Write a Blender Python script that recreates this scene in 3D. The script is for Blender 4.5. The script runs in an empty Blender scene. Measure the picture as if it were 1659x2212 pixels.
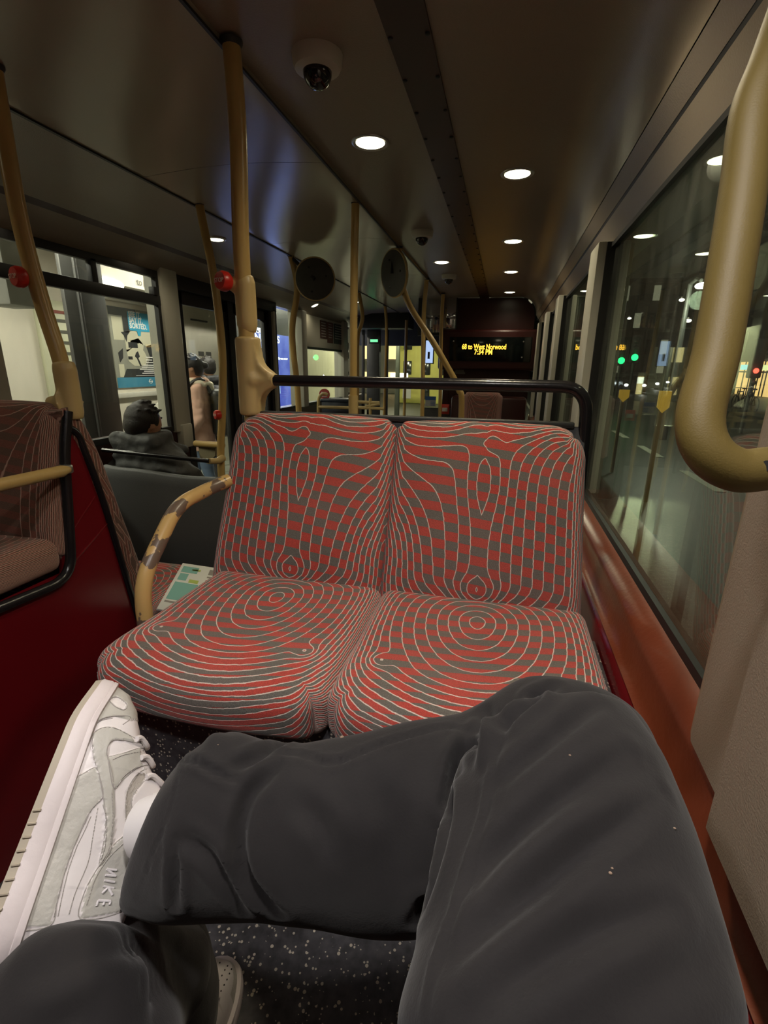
import bpy, bmesh, math, random
from mathutils import Vector as V, Matrix, noise
from mathutils.bvhtree import BVHTree
PI = math.pi
random.seed(7)
C = bpy.context.scene.collection
ZOFF = 1.0          # everything is modelled relative to eye height, then lifted by this much

# ------------------------------------------------------------------ camera geometry
F = 1050.0
_f = V((261, -311, 1050)).normalized()
_d = V((-50, (261 * -50 + 1050 * 1050) / 311, 1050)).normalized()
_r = _d.cross(_f)
if _r.x < 0: _r = -_r
R3 = Matrix((_r, _f, -_d))
def ray(px, py): return R3 @ V((px - 829.5, py - 1106, F))
def onX(px, py, x): d = ray(px, py); return d * (x / d.x)
def onY(px, py, y): d = ray(px, py); return d * (y / d.y)
def onZ(px, py, z): d = ray(px, py); return d * (z / d.z)
def at(px, py, dep): return ray(px, py) * (dep / F)

# ------------------------------------------------------------------ materials
def nd(nt, typ, **kw):
    n = nt.nodes.new(typ)
    for k, v in kw.items():
        if k.startswith('i_'): n.inputs[k[2:].replace('_', ' ')].default_value = v
        else: setattr(n, k, v)
    return n
def base_mat(name):
    m = bpy.data.materials.new(name); m.use_nodes = True
    return m, m.node_tree, m.node_tree.nodes['Principled BSDF']
def mat(name, col, rough=.5, metal=0, spec=.5, nscale=0, namt=.0, bump=0, bscale=200, coat=0, sheen=0, stretch=None):
    m, nt, b = base_mat(name)
    b.inputs['Base Color'].default_value = (*col, 1); b.inputs['Roughness'].default_value = rough
    b.inputs['Metallic'].default_value = metal; b.inputs['Specular IOR Level'].default_value = spec
    b.inputs['Coat Weight'].default_value = coat; b.inputs['Sheen Weight'].default_value = sheen
    tc = nd(nt, 'ShaderNodeTexCoord')
    if nscale:
        n = nd(nt, 'ShaderNodeTexNoise'); n.inputs['Scale'].default_value = nscale; n.inputs['Detail'].default_value = 5
        nt.links.new(tc.outputs['Object'], n.inputs['Vector'])
        mx = nd(nt, 'ShaderNodeMix', data_type='RGBA')
        mx.inputs[6].default_value = (*[c * (1 - namt) for c in col], 1); mx.inputs[7].default_value = (*[min(1, c * (1 + namt)) for c in col], 1)
        nt.links.new(n.outputs['Fac'], mx.inputs[0]); nt.links.new(mx.outputs[2], b.inputs['Base Color'])
    if bump:
        n = nd(nt, 'ShaderNodeTexNoise'); n.inputs['Scale'].default_value = bscale; n.inputs['Detail'].default_value = 4
        if stretch:
            mp = nd(nt, 'ShaderNodeMapping'); mp.inputs['Scale'].default_value = stretch
            nt.links.new(tc.outputs['Object'], mp.inputs['Vector']); nt.links.new(mp.outputs['Vector'], n.inputs['Vector'])
        else: nt.links.new(tc.outputs['Object'], n.inputs['Vector'])
        bp = nd(nt, 'ShaderNodeBump'); bp.inputs['Strength'].default_value = bump; bp.inputs['Distance'].default_value = .003
        nt.links.new(n.outputs['Fac'], bp.inputs['Height']); nt.links.new(bp.outputs['Normal'], b.inputs['Normal'])
    return m
def emis(name, col, s, base=(0, 0, 0)):
    m, nt, b = base_mat(name)
    b.inputs['Base Color'].default_value = (*base, 1); b.inputs['Emission Color'].default_value = (*col, 1)
    b.inputs['Emission Strength'].default_value = s; b.inputs['Roughness'].default_value = .4
    return m
def ramp2(nt, src, a, b_, c0, c1):
    r = nd(nt, 'ShaderNodeValToRGB'); r.color_ramp.elements[0].position = a; r.color_ramp.elements[1].position = b_
    r.color_ramp.elements[0].color = (*c0, 1); r.color_ramp.elements[1].color = (*c1, 1)
    nt.links.new(src, r.inputs[0]); return r

def glass_mat(name, tint=(.85, .9, .86), dirt=.05, ior=1.5):
    m = bpy.data.materials.new(name); m.use_nodes = True; nt = m.node_tree; nt.nodes.clear()
    out = nd(nt, 'ShaderNodeOutputMaterial'); tr = nd(nt, 'ShaderNodeBsdfTransparent'); gl = nd(nt, 'ShaderNodeBsdfGlossy')
    tr.inputs[0].default_value = (*tint, 1); gl.inputs['Roughness'].default_value = .012; gl.inputs['Color'].default_value = (.9, 1, .92, 1)
    fr = nd(nt, 'ShaderNodeFresnel'); ge = nd(nt, 'ShaderNodeNewGeometry'); mm = nd(nt, 'ShaderNodeMapRange'); mm.inputs[3].default_value = ior; mm.inputs[4].default_value = 1 / ior
    nt.links.new(ge.outputs['Backfacing'], mm.inputs[0]); nt.links.new(mm.outputs[0], fr.inputs['IOR'])   # both faces of the pane reflect alike
    mx = nd(nt, 'ShaderNodeMixShader'); df = nd(nt, 'ShaderNodeBsdfDiffuse'); df.inputs[0].default_value = (.5, .5, .45, 1)
    nt.links.new(fr.outputs[0], mx.inputs[0]); nt.links.new(tr.outputs[0], mx.inputs[1]); nt.links.new(gl.outputs[0], mx.inputs[2])
    tc = nd(nt, 'ShaderNodeTexCoord'); n = nd(nt, 'ShaderNodeTexNoise'); n.inputs['Scale'].default_value = 9; n.inputs['Detail'].default_value = 8
    mp = nd(nt, 'ShaderNodeMapping'); mp.inputs['Scale'].default_value = (1, 2.5, .7)
    nt.links.new(tc.outputs['Object'], mp.inputs[0]); nt.links.new(mp.outputs[0], n.inputs['Vector'])
    mr = nd(nt, 'ShaderNodeMapRange'); mr.inputs[1].default_value = .35; mr.inputs[2].default_value = .8; mr.inputs[3].default_value = dirt * .2; mr.inputs[4].default_value = dirt * 2
    nt.links.new(n.outputs['Fac'], mr.inputs[0])
    m2 = nd(nt, 'ShaderNodeMixShader'); nt.links.new(mr.outputs[0], m2.inputs[0]); nt.links.new(mx.outputs[0], m2.inputs[1]); nt.links.new(df.outputs[0], m2.inputs[2])
    nt.links.new(m2.outputs[0], out.inputs[0])
    return m

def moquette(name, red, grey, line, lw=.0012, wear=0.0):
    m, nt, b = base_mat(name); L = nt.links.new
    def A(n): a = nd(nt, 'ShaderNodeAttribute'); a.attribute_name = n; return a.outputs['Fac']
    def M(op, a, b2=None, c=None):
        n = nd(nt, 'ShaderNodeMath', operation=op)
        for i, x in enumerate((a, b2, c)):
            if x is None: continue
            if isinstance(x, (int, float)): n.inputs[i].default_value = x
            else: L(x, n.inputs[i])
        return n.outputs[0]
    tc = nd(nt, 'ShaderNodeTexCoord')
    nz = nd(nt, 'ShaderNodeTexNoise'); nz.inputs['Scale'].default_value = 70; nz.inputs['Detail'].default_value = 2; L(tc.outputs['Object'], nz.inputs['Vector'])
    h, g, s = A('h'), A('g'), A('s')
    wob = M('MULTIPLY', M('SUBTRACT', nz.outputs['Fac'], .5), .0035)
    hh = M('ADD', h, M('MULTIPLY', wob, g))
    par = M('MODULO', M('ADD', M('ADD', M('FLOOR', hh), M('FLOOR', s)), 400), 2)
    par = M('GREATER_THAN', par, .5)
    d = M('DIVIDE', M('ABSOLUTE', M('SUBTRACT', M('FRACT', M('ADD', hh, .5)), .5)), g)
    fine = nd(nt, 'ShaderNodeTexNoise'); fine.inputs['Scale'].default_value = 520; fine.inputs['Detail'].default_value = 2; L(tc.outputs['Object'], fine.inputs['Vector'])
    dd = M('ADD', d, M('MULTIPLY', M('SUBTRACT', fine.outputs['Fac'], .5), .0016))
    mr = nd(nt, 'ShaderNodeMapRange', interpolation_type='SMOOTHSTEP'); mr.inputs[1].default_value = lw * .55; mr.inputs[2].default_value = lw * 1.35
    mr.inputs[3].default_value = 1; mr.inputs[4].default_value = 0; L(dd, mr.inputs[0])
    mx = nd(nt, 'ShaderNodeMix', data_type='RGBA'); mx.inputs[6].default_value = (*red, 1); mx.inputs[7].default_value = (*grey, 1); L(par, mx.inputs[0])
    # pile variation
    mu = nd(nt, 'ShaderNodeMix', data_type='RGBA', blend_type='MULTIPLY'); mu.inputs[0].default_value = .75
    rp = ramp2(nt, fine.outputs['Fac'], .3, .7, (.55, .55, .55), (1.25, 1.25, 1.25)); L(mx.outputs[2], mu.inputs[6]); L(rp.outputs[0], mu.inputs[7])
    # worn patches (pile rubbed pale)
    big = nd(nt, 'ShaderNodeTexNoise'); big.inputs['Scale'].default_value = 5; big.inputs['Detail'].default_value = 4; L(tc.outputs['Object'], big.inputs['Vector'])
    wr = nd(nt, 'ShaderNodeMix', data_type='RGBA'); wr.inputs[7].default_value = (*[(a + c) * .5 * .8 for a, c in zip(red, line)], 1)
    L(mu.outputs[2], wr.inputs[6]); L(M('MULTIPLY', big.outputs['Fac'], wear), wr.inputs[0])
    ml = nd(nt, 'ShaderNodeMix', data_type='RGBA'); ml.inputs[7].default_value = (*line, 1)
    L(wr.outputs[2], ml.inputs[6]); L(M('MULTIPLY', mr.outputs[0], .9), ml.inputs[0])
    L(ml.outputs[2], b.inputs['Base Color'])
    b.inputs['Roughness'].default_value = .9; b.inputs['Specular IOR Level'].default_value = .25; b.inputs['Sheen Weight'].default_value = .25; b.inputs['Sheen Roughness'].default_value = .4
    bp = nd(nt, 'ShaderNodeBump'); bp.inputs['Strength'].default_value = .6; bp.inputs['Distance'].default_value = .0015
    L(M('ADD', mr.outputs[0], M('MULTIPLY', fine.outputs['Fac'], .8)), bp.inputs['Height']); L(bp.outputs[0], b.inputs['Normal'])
    return m

M_ = {}
M_['ceil'] = mat('cream_ceiling_laminate', (.27, .225, .17), .33, nscale=3, namt=.05, bump=.25, bscale=260)
M_['ceilgloss'] = mat('glossy_cream_panel', (.34, .29, .21), .2, spec=.3, nscale=2, namt=.06, bump=.35, bscale=3.0, stretch=(1, 1, 1))
M_['white'] = mat('cream_grey_plastic', (.52, .51, .43), .42, nscale=6, namt=.06, bump=.15, bscale=300)
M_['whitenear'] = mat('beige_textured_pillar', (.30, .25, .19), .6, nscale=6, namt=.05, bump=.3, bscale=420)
M_['maroon'] = mat('maroon_laminate', (.036, .007, .006), .35, nscale=4, namt=.12)
M_['beam'] = mat('dark_maroon_beam', (.05, .018, .015), .4, nscale=4, namt=.2)
M_['red'] = mat('gloss_red_panel', (.13, .005, .008), .25, nscale=5, namt=.12, bump=.08, bscale=120)
M_['sill'] = mat('worn_orange_red_sill', (.165, .036, .014), .33, nscale=7, namt=.18, bump=.2, bscale=90)
M_['black'] = mat('black_rubber', (.012, .012, .013), .5)
M_['blackgloss'] = mat('black_enamel_tube', (.012, .011, .012), .22, bump=.15, bscale=60)
M_['dark'] = mat('dark_painted_metal', (.03, .032, .03), .45, nscale=8, namt=.3)
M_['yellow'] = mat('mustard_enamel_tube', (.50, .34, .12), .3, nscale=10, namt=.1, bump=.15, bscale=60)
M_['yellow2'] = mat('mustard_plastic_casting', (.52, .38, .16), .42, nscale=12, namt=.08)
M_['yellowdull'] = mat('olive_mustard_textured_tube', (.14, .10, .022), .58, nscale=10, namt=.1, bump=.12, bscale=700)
M_['led'] = emis('amber_led', (1, .48, .04), 3.2)
M_['lens'] = emis('downlight_lens', (1, .93, .62), 9, (.8, .8, .7))
M_['glass'] = glass_mat('window_glass')
M_['glassL'] = glass_mat('left_window_glass', (.93, .95, .92), .015, 1.3)
M_['chrome'] = mat('worn_steel', (.55, .53, .5), .3, 1)
M_['redbtn'] = mat('red_button_plastic', (.55, .02, .012), .35)
M_['greyshell'] = mat('grey_textured_seat_shell', (.085, .09, .09), .5, bump=.3, bscale=300)
M_['moq'] = moquette('red_grey_moquette', (.43, .040, .027), (.10, .112, .098), (.70, .59, .52), .00098, wear=.25)
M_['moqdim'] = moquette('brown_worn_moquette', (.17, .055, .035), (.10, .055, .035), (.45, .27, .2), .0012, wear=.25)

def speckle():
    m, nt, b = base_mat('speckled_rubber_floor'); L = nt.links.new
    tc = nd(nt, 'ShaderNodeTexCoord')
    v = nd(nt, 'ShaderNodeTexVoronoi'); v.inputs['Scale'].default_value = 170; v.inputs['Randomness'].default_value = 1; L(tc.outputs['Object'], v.inputs['Vector'])
    n = nd(nt, 'ShaderNodeTexNoise'); n.inputs['Scale'].default_value = 60; n.inputs['Detail'].default_value = 3; L(tc.outputs['Object'], n.inputs['Vector'])
    sx = nd(nt, 'ShaderNodeSeparateColor'); L(v.outputs['Color'], sx.inputs[0])
    th = nd(nt, 'ShaderNodeMath', operation='GREATER_THAN'); th.inputs[1].default_value = .62; L(sx.outputs[0], th.inputs[0])
    ds = nd(nt, 'ShaderNodeMath', operation='LESS_THAN'); L(v.outputs['Distance'], ds.inputs[0])
    sc = nd(nt, 'ShaderNodeMath', operation='MULTIPLY'); sc.inputs[1].default_value = .52; L(sx.outputs[1], sc.inputs[0]); L(sc.outputs[0], ds.inputs[1])
    an = nd(nt, 'ShaderNodeMath', operation='MULTIPLY'); L(th.outputs[0], an.inputs[0]); L(ds.outputs[0], an.inputs[1])
    g = ramp2(nt, n.outputs['Fac'], .3, .7, (.040, .039, .043), (.090, .088, .095))
    mx = nd(nt, 'ShaderNodeMix', data_type='RGBA'); mx.inputs[7].default_value = (.62, .56, .45, 1); L(g.outputs[0], mx.inputs[6]); L(an.outputs[0], mx.inputs[0])
    L(mx.outputs[2], b.inputs['Base Color']); b.inputs['Roughness'].default_value = .42
    bp = nd(nt, 'ShaderNodeBump'); bp.inputs['Strength'].default_value = .35; bp.inputs['Distance'].default_value = .001; L(n.outputs['Fac'], bp.inputs['Height']); L(bp.outputs[0], b.inputs['Normal'])
    return m
M_['floor'] = speckle()
def chipped():
    m, nt, b = base_mat('chipped_mustard_paint'); L = nt.links.new
    tc = nd(nt, 'ShaderNodeTexCoord'); n = nd(nt, 'ShaderNodeTexNoise'); n.inputs['Scale'].default_value = 15; n.inputs['Detail'].default_value = 5; n.inputs['Roughness'].default_value = .55
    L(tc.outputs['Object'], n.inputs['Vector']); r = ramp2(nt, n.outputs['Fac'], .548, .562, (.58, .38, .14), (.15, .105, .075)); L(r.outputs[0], b.inputs['Base Color'])
    b.inputs['Roughness'].default_value = .32
    bp = nd(nt, 'ShaderNodeBump', invert=True); bp.inputs['Strength'].default_value = .5; bp.inputs['Distance'].default_value = .001; L(r.outputs[0], bp.inputs['Height']); L(bp.outputs[0], b.inputs['Normal'])
    return m
M_['chip'] = chipped()
def denim():
    m, nt, b = base_mat('black_cotton_twill'); L = nt.links.new
    tc = nd(nt, 'ShaderNodeTexCoord'); n = nd(nt, 'ShaderNodeTexNoise'); n.inputs['Scale'].default_value = 14; n.inputs['Detail'].default_value = 6; L(tc.outputs['Object'], n.inputs['Vector'])
    r = ramp2(nt, n.outputs['Fac'], .3, .75, (.015, .0138, .0145), (.024, .0222, .0225)); L(r.outputs[0], b.inputs['Base Color'])
    w = nd(nt, 'ShaderNodeTexNoise'); w.inputs['Scale'].default_value = 150; w.inputs['Detail'].default_value = 3; L(tc.outputs['Object'], w.inputs['Vector'])
    n2 = nd(nt, 'ShaderNodeTexNoise'); n2.inputs['Scale'].default_value = 500; L(tc.outputs['Object'], n2.inputs['Vector'])
    a = nd(nt, 'ShaderNodeMath', operation='ADD'); L(w.outputs['Fac'], a.inputs[0]); L(n2.outputs['Fac'], a.inputs[1])
    bp = nd(nt, 'ShaderNodeBump'); bp.inputs['Strength'].default_value = .25; bp.inputs['Distance'].default_value = .0008; L(a.outputs[0], bp.inputs['Height']); L(bp.outputs[0], b.inputs['Normal'])
    b.inputs['Roughness'].default_value = .88; b.inputs['Specular IOR Level'].default_value = .25; b.inputs['Sheen Weight'].default_value = .12; b.inputs['Sheen Roughness'].default_value = .5
    return m
M_['denim'] = denim()
def S(name, col, r=.6, **k):
    if name not in M_: M_[name] = mat(name, col, r, **k)
    return M_[name]

# ------------------------------------------------------------------ mesh tools
class MB:
    def __init__(s): s.v = []; s.f = []; s.mi = []; s.cur = 0
    def add(s, vs, fs):
        o = len(s.v); s.v += [V(p) for p in vs]; s.f += [tuple(i + o for i in f) for f in fs]; s.mi += [s.cur] * len(fs); return s
    def box(s, a, b, bev=0, M=None, seg=2):
        a, b = V(a), V(b); bm = bmesh.new(); bmesh.ops.create_cube(bm, size=1)
        sz = b - a
        for v in bm.verts: v.co = V((v.co.x * sz.x, v.co.y * sz.y, v.co.z * sz.z)) + (a + b) / 2
        if bev: bmesh.ops.bevel(bm, geom=bm.edges[:], offset=bev, segments=seg, profile=.5, affect='EDGES')
        vs = [v.co.copy() for v in bm.verts]; bm.verts.index_update()
        fs = [[v.index for v in f.verts] for f in bm.faces]; bm.free()
        if M: vs = [M @ p for p in vs]
        return s.add(vs, fs)
    def tube(s, pts, r, n=14, cap=True):
        pts = [V(p) for p in pts]; rr = r if isinstance(r, (list, tuple)) else [r] * len(pts)
        vs = []; T0 = (pts[1] - pts[0]).normalized(); up = V((0, 0, 1)) if abs(T0.z) < .9 else V((1, 0, 0))
        N = T0.cross(up).normalized()
        for i, p in enumerate(pts):
            T = (pts[min(i + 1, len(pts) - 1)] - pts[max(i - 1, 0)]).normalized()
            N = (N - T * N.dot(T)).normalized(); B = T.cross(N)
            for k in range(n):
                a = 2 * PI * k / n; vs.append(p + (N * math.cos(a) + B * math.sin(a)) * rr[i])
        fs = [(i * n + k, i * n + (k + 1) % n, (i + 1) * n + (k + 1) % n, (i + 1) * n + k) for i in range(len(pts) - 1) for k in range(n)]
        if cap: fs += [tuple(range(n))[::-1], tuple(range((len(pts) - 1) * n, len(pts) * n))]
        return s.add(vs, fs)
    def rings(s, rings, cap=True, close=True):
        n = len(rings[0]); vs = [p for r in rings for p in r]
        fs = [(i * n + k, i * n + (k + 1) % n, (i + 1) * n + (k + 1) % n, (i + 1) * n + k) for i in range(len(rings) - 1) for k in range(n if close else n - 1)]
        if cap: fs += [tuple(range(n))[::-1], tuple(range((len(rings) - 1) * n, len(rings) * n))]
        return s.add(vs, fs)
    def lathe(s, prof, c, axis=(0, 0, 1), n=28):
        ax = V(axis).normalized(); q = V((0, 0, 1)).rotation_difference(ax); rs = []
        for r, z in prof: rs.append([V(c) + q @ V((r * math.cos(2 * PI * k / n), r * math.sin(2 * PI * k / n), z)) for k in range(n)])
        return s.rings(rs)
    def prism(s, poly, o, ex, ey, h):
        ex, ey = V(ex), V(ey); nz = ex.cross(ey).normalized(); n = len(poly)
        a = [V(o) + ex * x + ey * y for x, y in poly]; b = [p + nz * h for p in a]
        return s.add(a + b, [tuple(range(n))[::-1], tuple(range(n, 2 * n))] + [(k, (k + 1) % n, n + (k + 1) % n, n + k) for k in range(n)])
    def extr(s, prof, y0, y1):      # profile in x,z (closed) extruded along the bus
        return s.prism(prof, (0, y0, 0), (1, 0, 0), (0, 0, 1), 0) if 0 else s.rings([[V((x, y0, z)) for x, z in prof], [V((x, y1, z)) for x, z in prof]])
    def ell(s, c, r, n=20, M=None):
        vs = []; m = n // 2
        for i in range(m + 1):
            t = PI * i / m
            for k in range(n):
                a = 2 * PI * k / n; p = V((math.sin(t) * math.cos(a) * r[0], math.sin(t) * math.sin(a) * r[1], math.cos(t) * r[2]))
                vs.append((M @ p if M else p) + V(c))
        return s.add(vs, [(i * n + k, (i + 1) * n + k, (i + 1) * n + (k + 1) % n, i * n + (k + 1) % n) for i in range(m) for k in range(n)])
    def cap2(s, a, ra, b, rb, n=16):      # tapered capsule
        a, b = V(a), V(b); T = (b - a); L = T.length or 1e-6; T = T / L; pts = []; rs = []
        for i in range(5): t = PI / 2 * (1 - i / 4); pts.append(a - T * ra * math.sin(t)); rs.append(max(ra * math.cos(t), 1e-4))
        for i in range(1, 4): pts.append(a.lerp(b, i / 4)); rs.append(ra + (rb - ra) * i / 4)
        for i in range(5): t = PI / 2 * (i / 4); pts.append(b + T * rb * math.sin(t)); rs.append(max(rb * math.cos(t), 1e-4))
        return s.tube(pts, rs, n)
    def mesh(s, name, smooth=35):
        me = bpy.data.meshes.new(name); me.from_pydata([tuple(p) for p in s.v], [], s.f)
        bm = bmesh.new(); bm.from_mesh(me); bmesh.ops.recalc_face_normals(bm, faces=bm.faces[:]); bm.to_mesh(me); bm.free()
        if max(s.mi or [0]) > 0: me.polygons.foreach_set('material_index', s.mi)
        if smooth: me.polygons.foreach_set('use_smooth', [True] * len(me.polygons)); me.set_sharp_from_angle(angle=math.radians(smooth))
        me.update(); return me
    def obj(s, name, m, parent=None, smooth=35, label=None):
        return link(name, s.mesh(name, smooth), m, parent, label)
def link(name, me, m, parent=None, label=None):
    for x in (m if isinstance(m, (list, tuple)) else [m]): me.materials.append(x)
    o = bpy.data.objects.new(name, me); C.objects.link(o)
    if parent: o.parent = parent
    if label: o['label'] = label
    return o
def thing(name, label, cat, group=None, loc=(0, 0, 0)):
    o = bpy.data.objects.new(name, None); C.objects.link(o); o.location = loc; o.empty_display_size = .05
    return tag(o, label, cat, group)
def tag(o, label, cat, group=None, kind=None):
    o['label'] = label; o['category'] = cat
    if group: o['group'] = group
    if kind: o['kind'] = kind
    return o
def struct(name, mb, m, label=None, smooth=35, parent=None):
    o = mb.obj(name, m, parent, smooth)
    if not parent: o['kind'] = 'structure'
    if label: o['label'] = label
    return o
def fillet(pts, r, n=7):
    pts = [V(p) for p in pts]; rr = r if isinstance(r, (list, tuple)) else [r] * len(pts); out = [pts[0]]
    for i in range(1, len(pts) - 1):
        a = (pts[i - 1] - pts[i]); b = (pts[i + 1] - pts[i]); q = min(rr[i], a.length * .49, b.length * .49)
        p0 = pts[i] + a.normalized() * q; p1 = pts[i] + b.normalized() * q
        for k in range(n + 1): t = k / n; out.append(p0 * (1 - t) ** 2 + pts[i] * 2 * t * (1 - t) + p1 * t * t)
    return out + [pts[-1]]
def catmull(P, n=6):
    P = [V(p) for p in P]; Q = [P[0] * 2 - P[1]] + P + [P[-1] * 2 - P[-2]]; out = []
    for i in range(1, len(Q) - 2):
        for k in range(n):
            t = k / n; a, b, c, d = Q[i - 1], Q[i], Q[i + 1], Q[i + 2]
            out.append(.5 * ((2 * b) + (c - a) * t + (2 * a - 5 * b + 4 * c - d) * t * t + (3 * b - a - 3 * c + d) * t ** 3))
    return out + [P[-1]]
def remesh(mb, vox, smooth_it=6, fac=.6):
    me = mb.mesh('tmp', 0); o = bpy.data.objects.new('tmp', me); C.objects.link(o)
    r = o.modifiers.new('r', 'REMESH'); r.mode = 'VOXEL'; r.voxel_size = vox
    sm = o.modifiers.new('s', 'SMOOTH'); sm.factor = fac; sm.iterations = smooth_it
    dg = bpy.context.evaluated_depsgraph_get(); nm = bpy.data.meshes.new_from_object(o.evaluated_get(dg))
    bpy.data.objects.remove(o); bpy.data.meshes.remove(me)
    nm.polygons.foreach_set('use_smooth', [True] * len(nm.polygons)); return nm
def text(name, s, size, o, ex, ey, m, parent=None, ext=.0005, align='LEFT', bold=0, sx=1, label=None):
    cu = bpy.data.curves.new('t', 'FONT'); cu.body = s; cu.size = size; cu.extrude = ext; cu.align_x = align; cu.offset = bold; cu.resolution_u = 3
    ob = bpy.data.objects.new('t', cu); C.objects.link(ob)
    dg = bpy.context.evaluated_depsgraph_get(); me = bpy.data.meshes.new_from_object(ob.evaluated_get(dg)); bpy.data.objects.remove(ob)
    ex, ey = V(ex).normalized(), V(ey).normalized(); ez = ex.cross(ey)
    for v in me.vertices: c = v.co.copy(); v.co = V(o) + ex * c.x * sx + ey * c.y + ez * c.z
    me.materials.clear(); return link(name, me, m, parent, label)

# ------------------------------------------------------------------ BUS SHELL
GX = .335; LX = -2.15; CZ = .706; FY = 5.63; BY = -1.6
# floors
mb = MB(); mb.box((-.70, BY, -1.02), (.30, .62, -.98), 0)
# coved rise where the rubber turns up the seat plinth
prof = [(.60, -.98), (.60, -1.0), (.72, -1.0), (.72, -.90), (.665, -.90), (.662, -.93), (.652, -.955), (.635, -.972), (.615, -.979)]
mb.rings([[V((x, y, z)) for y, z in prof] for x in (-.655, .27)])
struct('floor', mb, M_['floor'], 'speckled grey rubber floor between facing seats')
mb = MB(); mb.box((LX, BY, -1.40), (GX, 7.8, -1.34)); struct('floor_aisle', mb, M_['floor'], 'dark low aisle floor')
# platform sides
mb = MB(); mb.box((-.715, BY, -1.34), (-.70, 2.1, -.97)); mb.box((-.715, .66, -1.34), (-.66, 1.35, -.60), .004)
struct('trim_platform', mb, M_['red'], 'red side of the raised seat platform')
# ceiling right (cream) with cove to the window
def arcpts(cx, cz, rx, rz, a0, a1, n): return [(cx + rx * math.cos(a0 + (a1 - a0) * i / n), cz + rz * math.sin(a0 + (a1 - a0) * i / n)) for i in range(n + 1)]
inner = [(-.215, CZ), (.10, CZ)] + arcpts(.10, .535, .17, .171, PI / 2, 0, 12)[1:]
mb = MB(); mb.extr(inner + [(.27, .53), (.45, .53), (.45, .78), (-.215, .78)], BY, FY); struct('ceiling', mb, M_['ceil'], 'cream ceiling over the right-hand seats', 50)
mb = MB(); mb.extr([(-.215, .698), (-.312, .698), (-.312, .78), (-.215, .78)], BY, FY); 
bo = struct('trim_1', mb, M_['beam'], 'dark maroon strip running along the ceiling')
sc = MB()
for k in range(26):
    for x in (-.222, -.305): sc.lathe([(.001, 0), (.006, 0), (.005, -.003), (.001, -.004)], (x, 1.3 + k * .17, .698), n=8)
so = sc.obj('screws', M_['black'], bo); so['kind'] = 'stuff'
mb = MB(); mb.extr([(-.312, CZ), (-.68, CZ), (-.68, .78), (-.312, .78)], BY, FY); struct('ceiling_centre', mb, M_['ceil'], 'cream ceiling strip left of the maroon beam')
gl = [(-.68, CZ), (-.68, .69)] + [(-.69 - .73 * i / 14, .69 + .018 * math.sin(PI * i / 14) * 1.0) for i in range(15)] + [(-1.43, .69), (-1.43, .78), (-.68, .78)]
mb = MB()
for a, b in ((BY, 1.9), (1.903, 3.0), (3.003, 4.15), (4.153, 5.4), (5.403, 7.8)): mb.extr(gl[1:], a, b)
struct('ceiling_aisle', mb, M_['ceilgloss'], 'glossy cream ceiling panels over the aisle', 40)
mb = MB(); mb.extr([(-.676, .692), (-.684, .692), (-.684, .686), (-.676, .686)], BY, FY); mb.extr([(-1.424, .6945), (-1.436, .6945), (-1.436, .684), (-1.424, .684)], BY, 7.0)
struct('trim_2', mb, M_['black'], 'thin dark seams along the aisle ceiling')
mb = MB(); mb.extr([(-1.43, .70), (-1.82, .69), (-1.97, .655), (-1.97, .78), (-1.43, .78)], BY, 7.8); struct('ceiling_left', mb, M_['ceil'], 'cream ceiling over the left-hand seats')
mb = MB(); mb.extr([(-1.97, .655), (-2.01, .640), (-2.01, .72), (-1.97, .72)], BY, 7.4); struct('trim_3', mb, M_['beam'], 'dark brown strip above the left windows')
mb = MB(); mb.extr([(-2.01, .640), (-2.09, .60), (-2.15, .535), (-2.25, .535), (-2.25, .74), (-2.01, .74)], BY, 7.8); struct('wall_left_upper', mb, M_['ceil'], None, 60)
# right wall
mb = MB(); mb.extr([(.27, .53), (.298, .492), (.31, .50), (.45, .50), (.45, .54), (.27, .54)], BY, FY)
mb.extr([(.302, .484), (.336, .414), (.45, .414), (.45, .484)], BY, FY); struct('wall_right_upper', mb, M_['ceil'], 'cream cornice above the right windows')
mb = MB(); mb.extr([(.299, .492), (.302, .484), (.33, .484), (.33, .492)], BY, FY); struct('trim_4', mb, M_['black'])
mb = MB(); mb.extr([(GX - .004, -.452), (.292, -.484), (.288, -.50), (.284, -.565), (.27, -.572), (.45, -.572), (.45, -.452)], BY, FY)
struct('trim_sill', mb, M_['sill'], 'worn orange-red window sill', 60)
mb = MB(); mb.extr([(.285, -.572), (.272, -.578), (.262, -.60), (.258, -.66), (.262, -1.34), (.45, -1.34), (.45, -.572)], BY, FY)
struct('wall_right', mb, M_['red'], 'glossy red panel below the right windows', 60)
pill = [(-.9, .655), (2.0, 2.17), (3.33, 3.50), (4.25, 4.42), (5.15, 5.35)]
for i, (a, b) in enumerate(pill):
    mb = MB()
    if i == 0:
        z0 = -.482
        pr = [V((x, y, 0)) for x, y in [(GX + .05, b), (.315, b), (.292, b - .008), (.285, b - .03), (.283, b - .12), (.255, b - .17), (.25, a), (GX + .05, a)]]
        mb.rings([[p + V((0, 0, z)) for p in pr] for z in (z0 + .045, .42)])
        pr2 = [p.copy() for p in pr]
        mb.rings([[V((p.x, min(p.y, b), 0)) * 1 + V((0, 0, z0 + 0.001)) for p in pr], [p + V((0, 0, z0 + .045)) for p in pr]])
        struct('wall_pillar', mb, M_['whitenear'], 'wide beige window pillar nearest the viewer', 60)
    else:
        mb.box((.282, a, -.47), (.40, b, .425), .006); struct('wall_pillar', mb, M_['white'], 'cream window pillar')
        g = MB(); g.box((.31, a - .012, -.45), (.35, a + .001, .42)); g.box((.31, b, -.45), (.35, b + .012, .42)); struct('trim_gasket', g, M_['black'])
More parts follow.
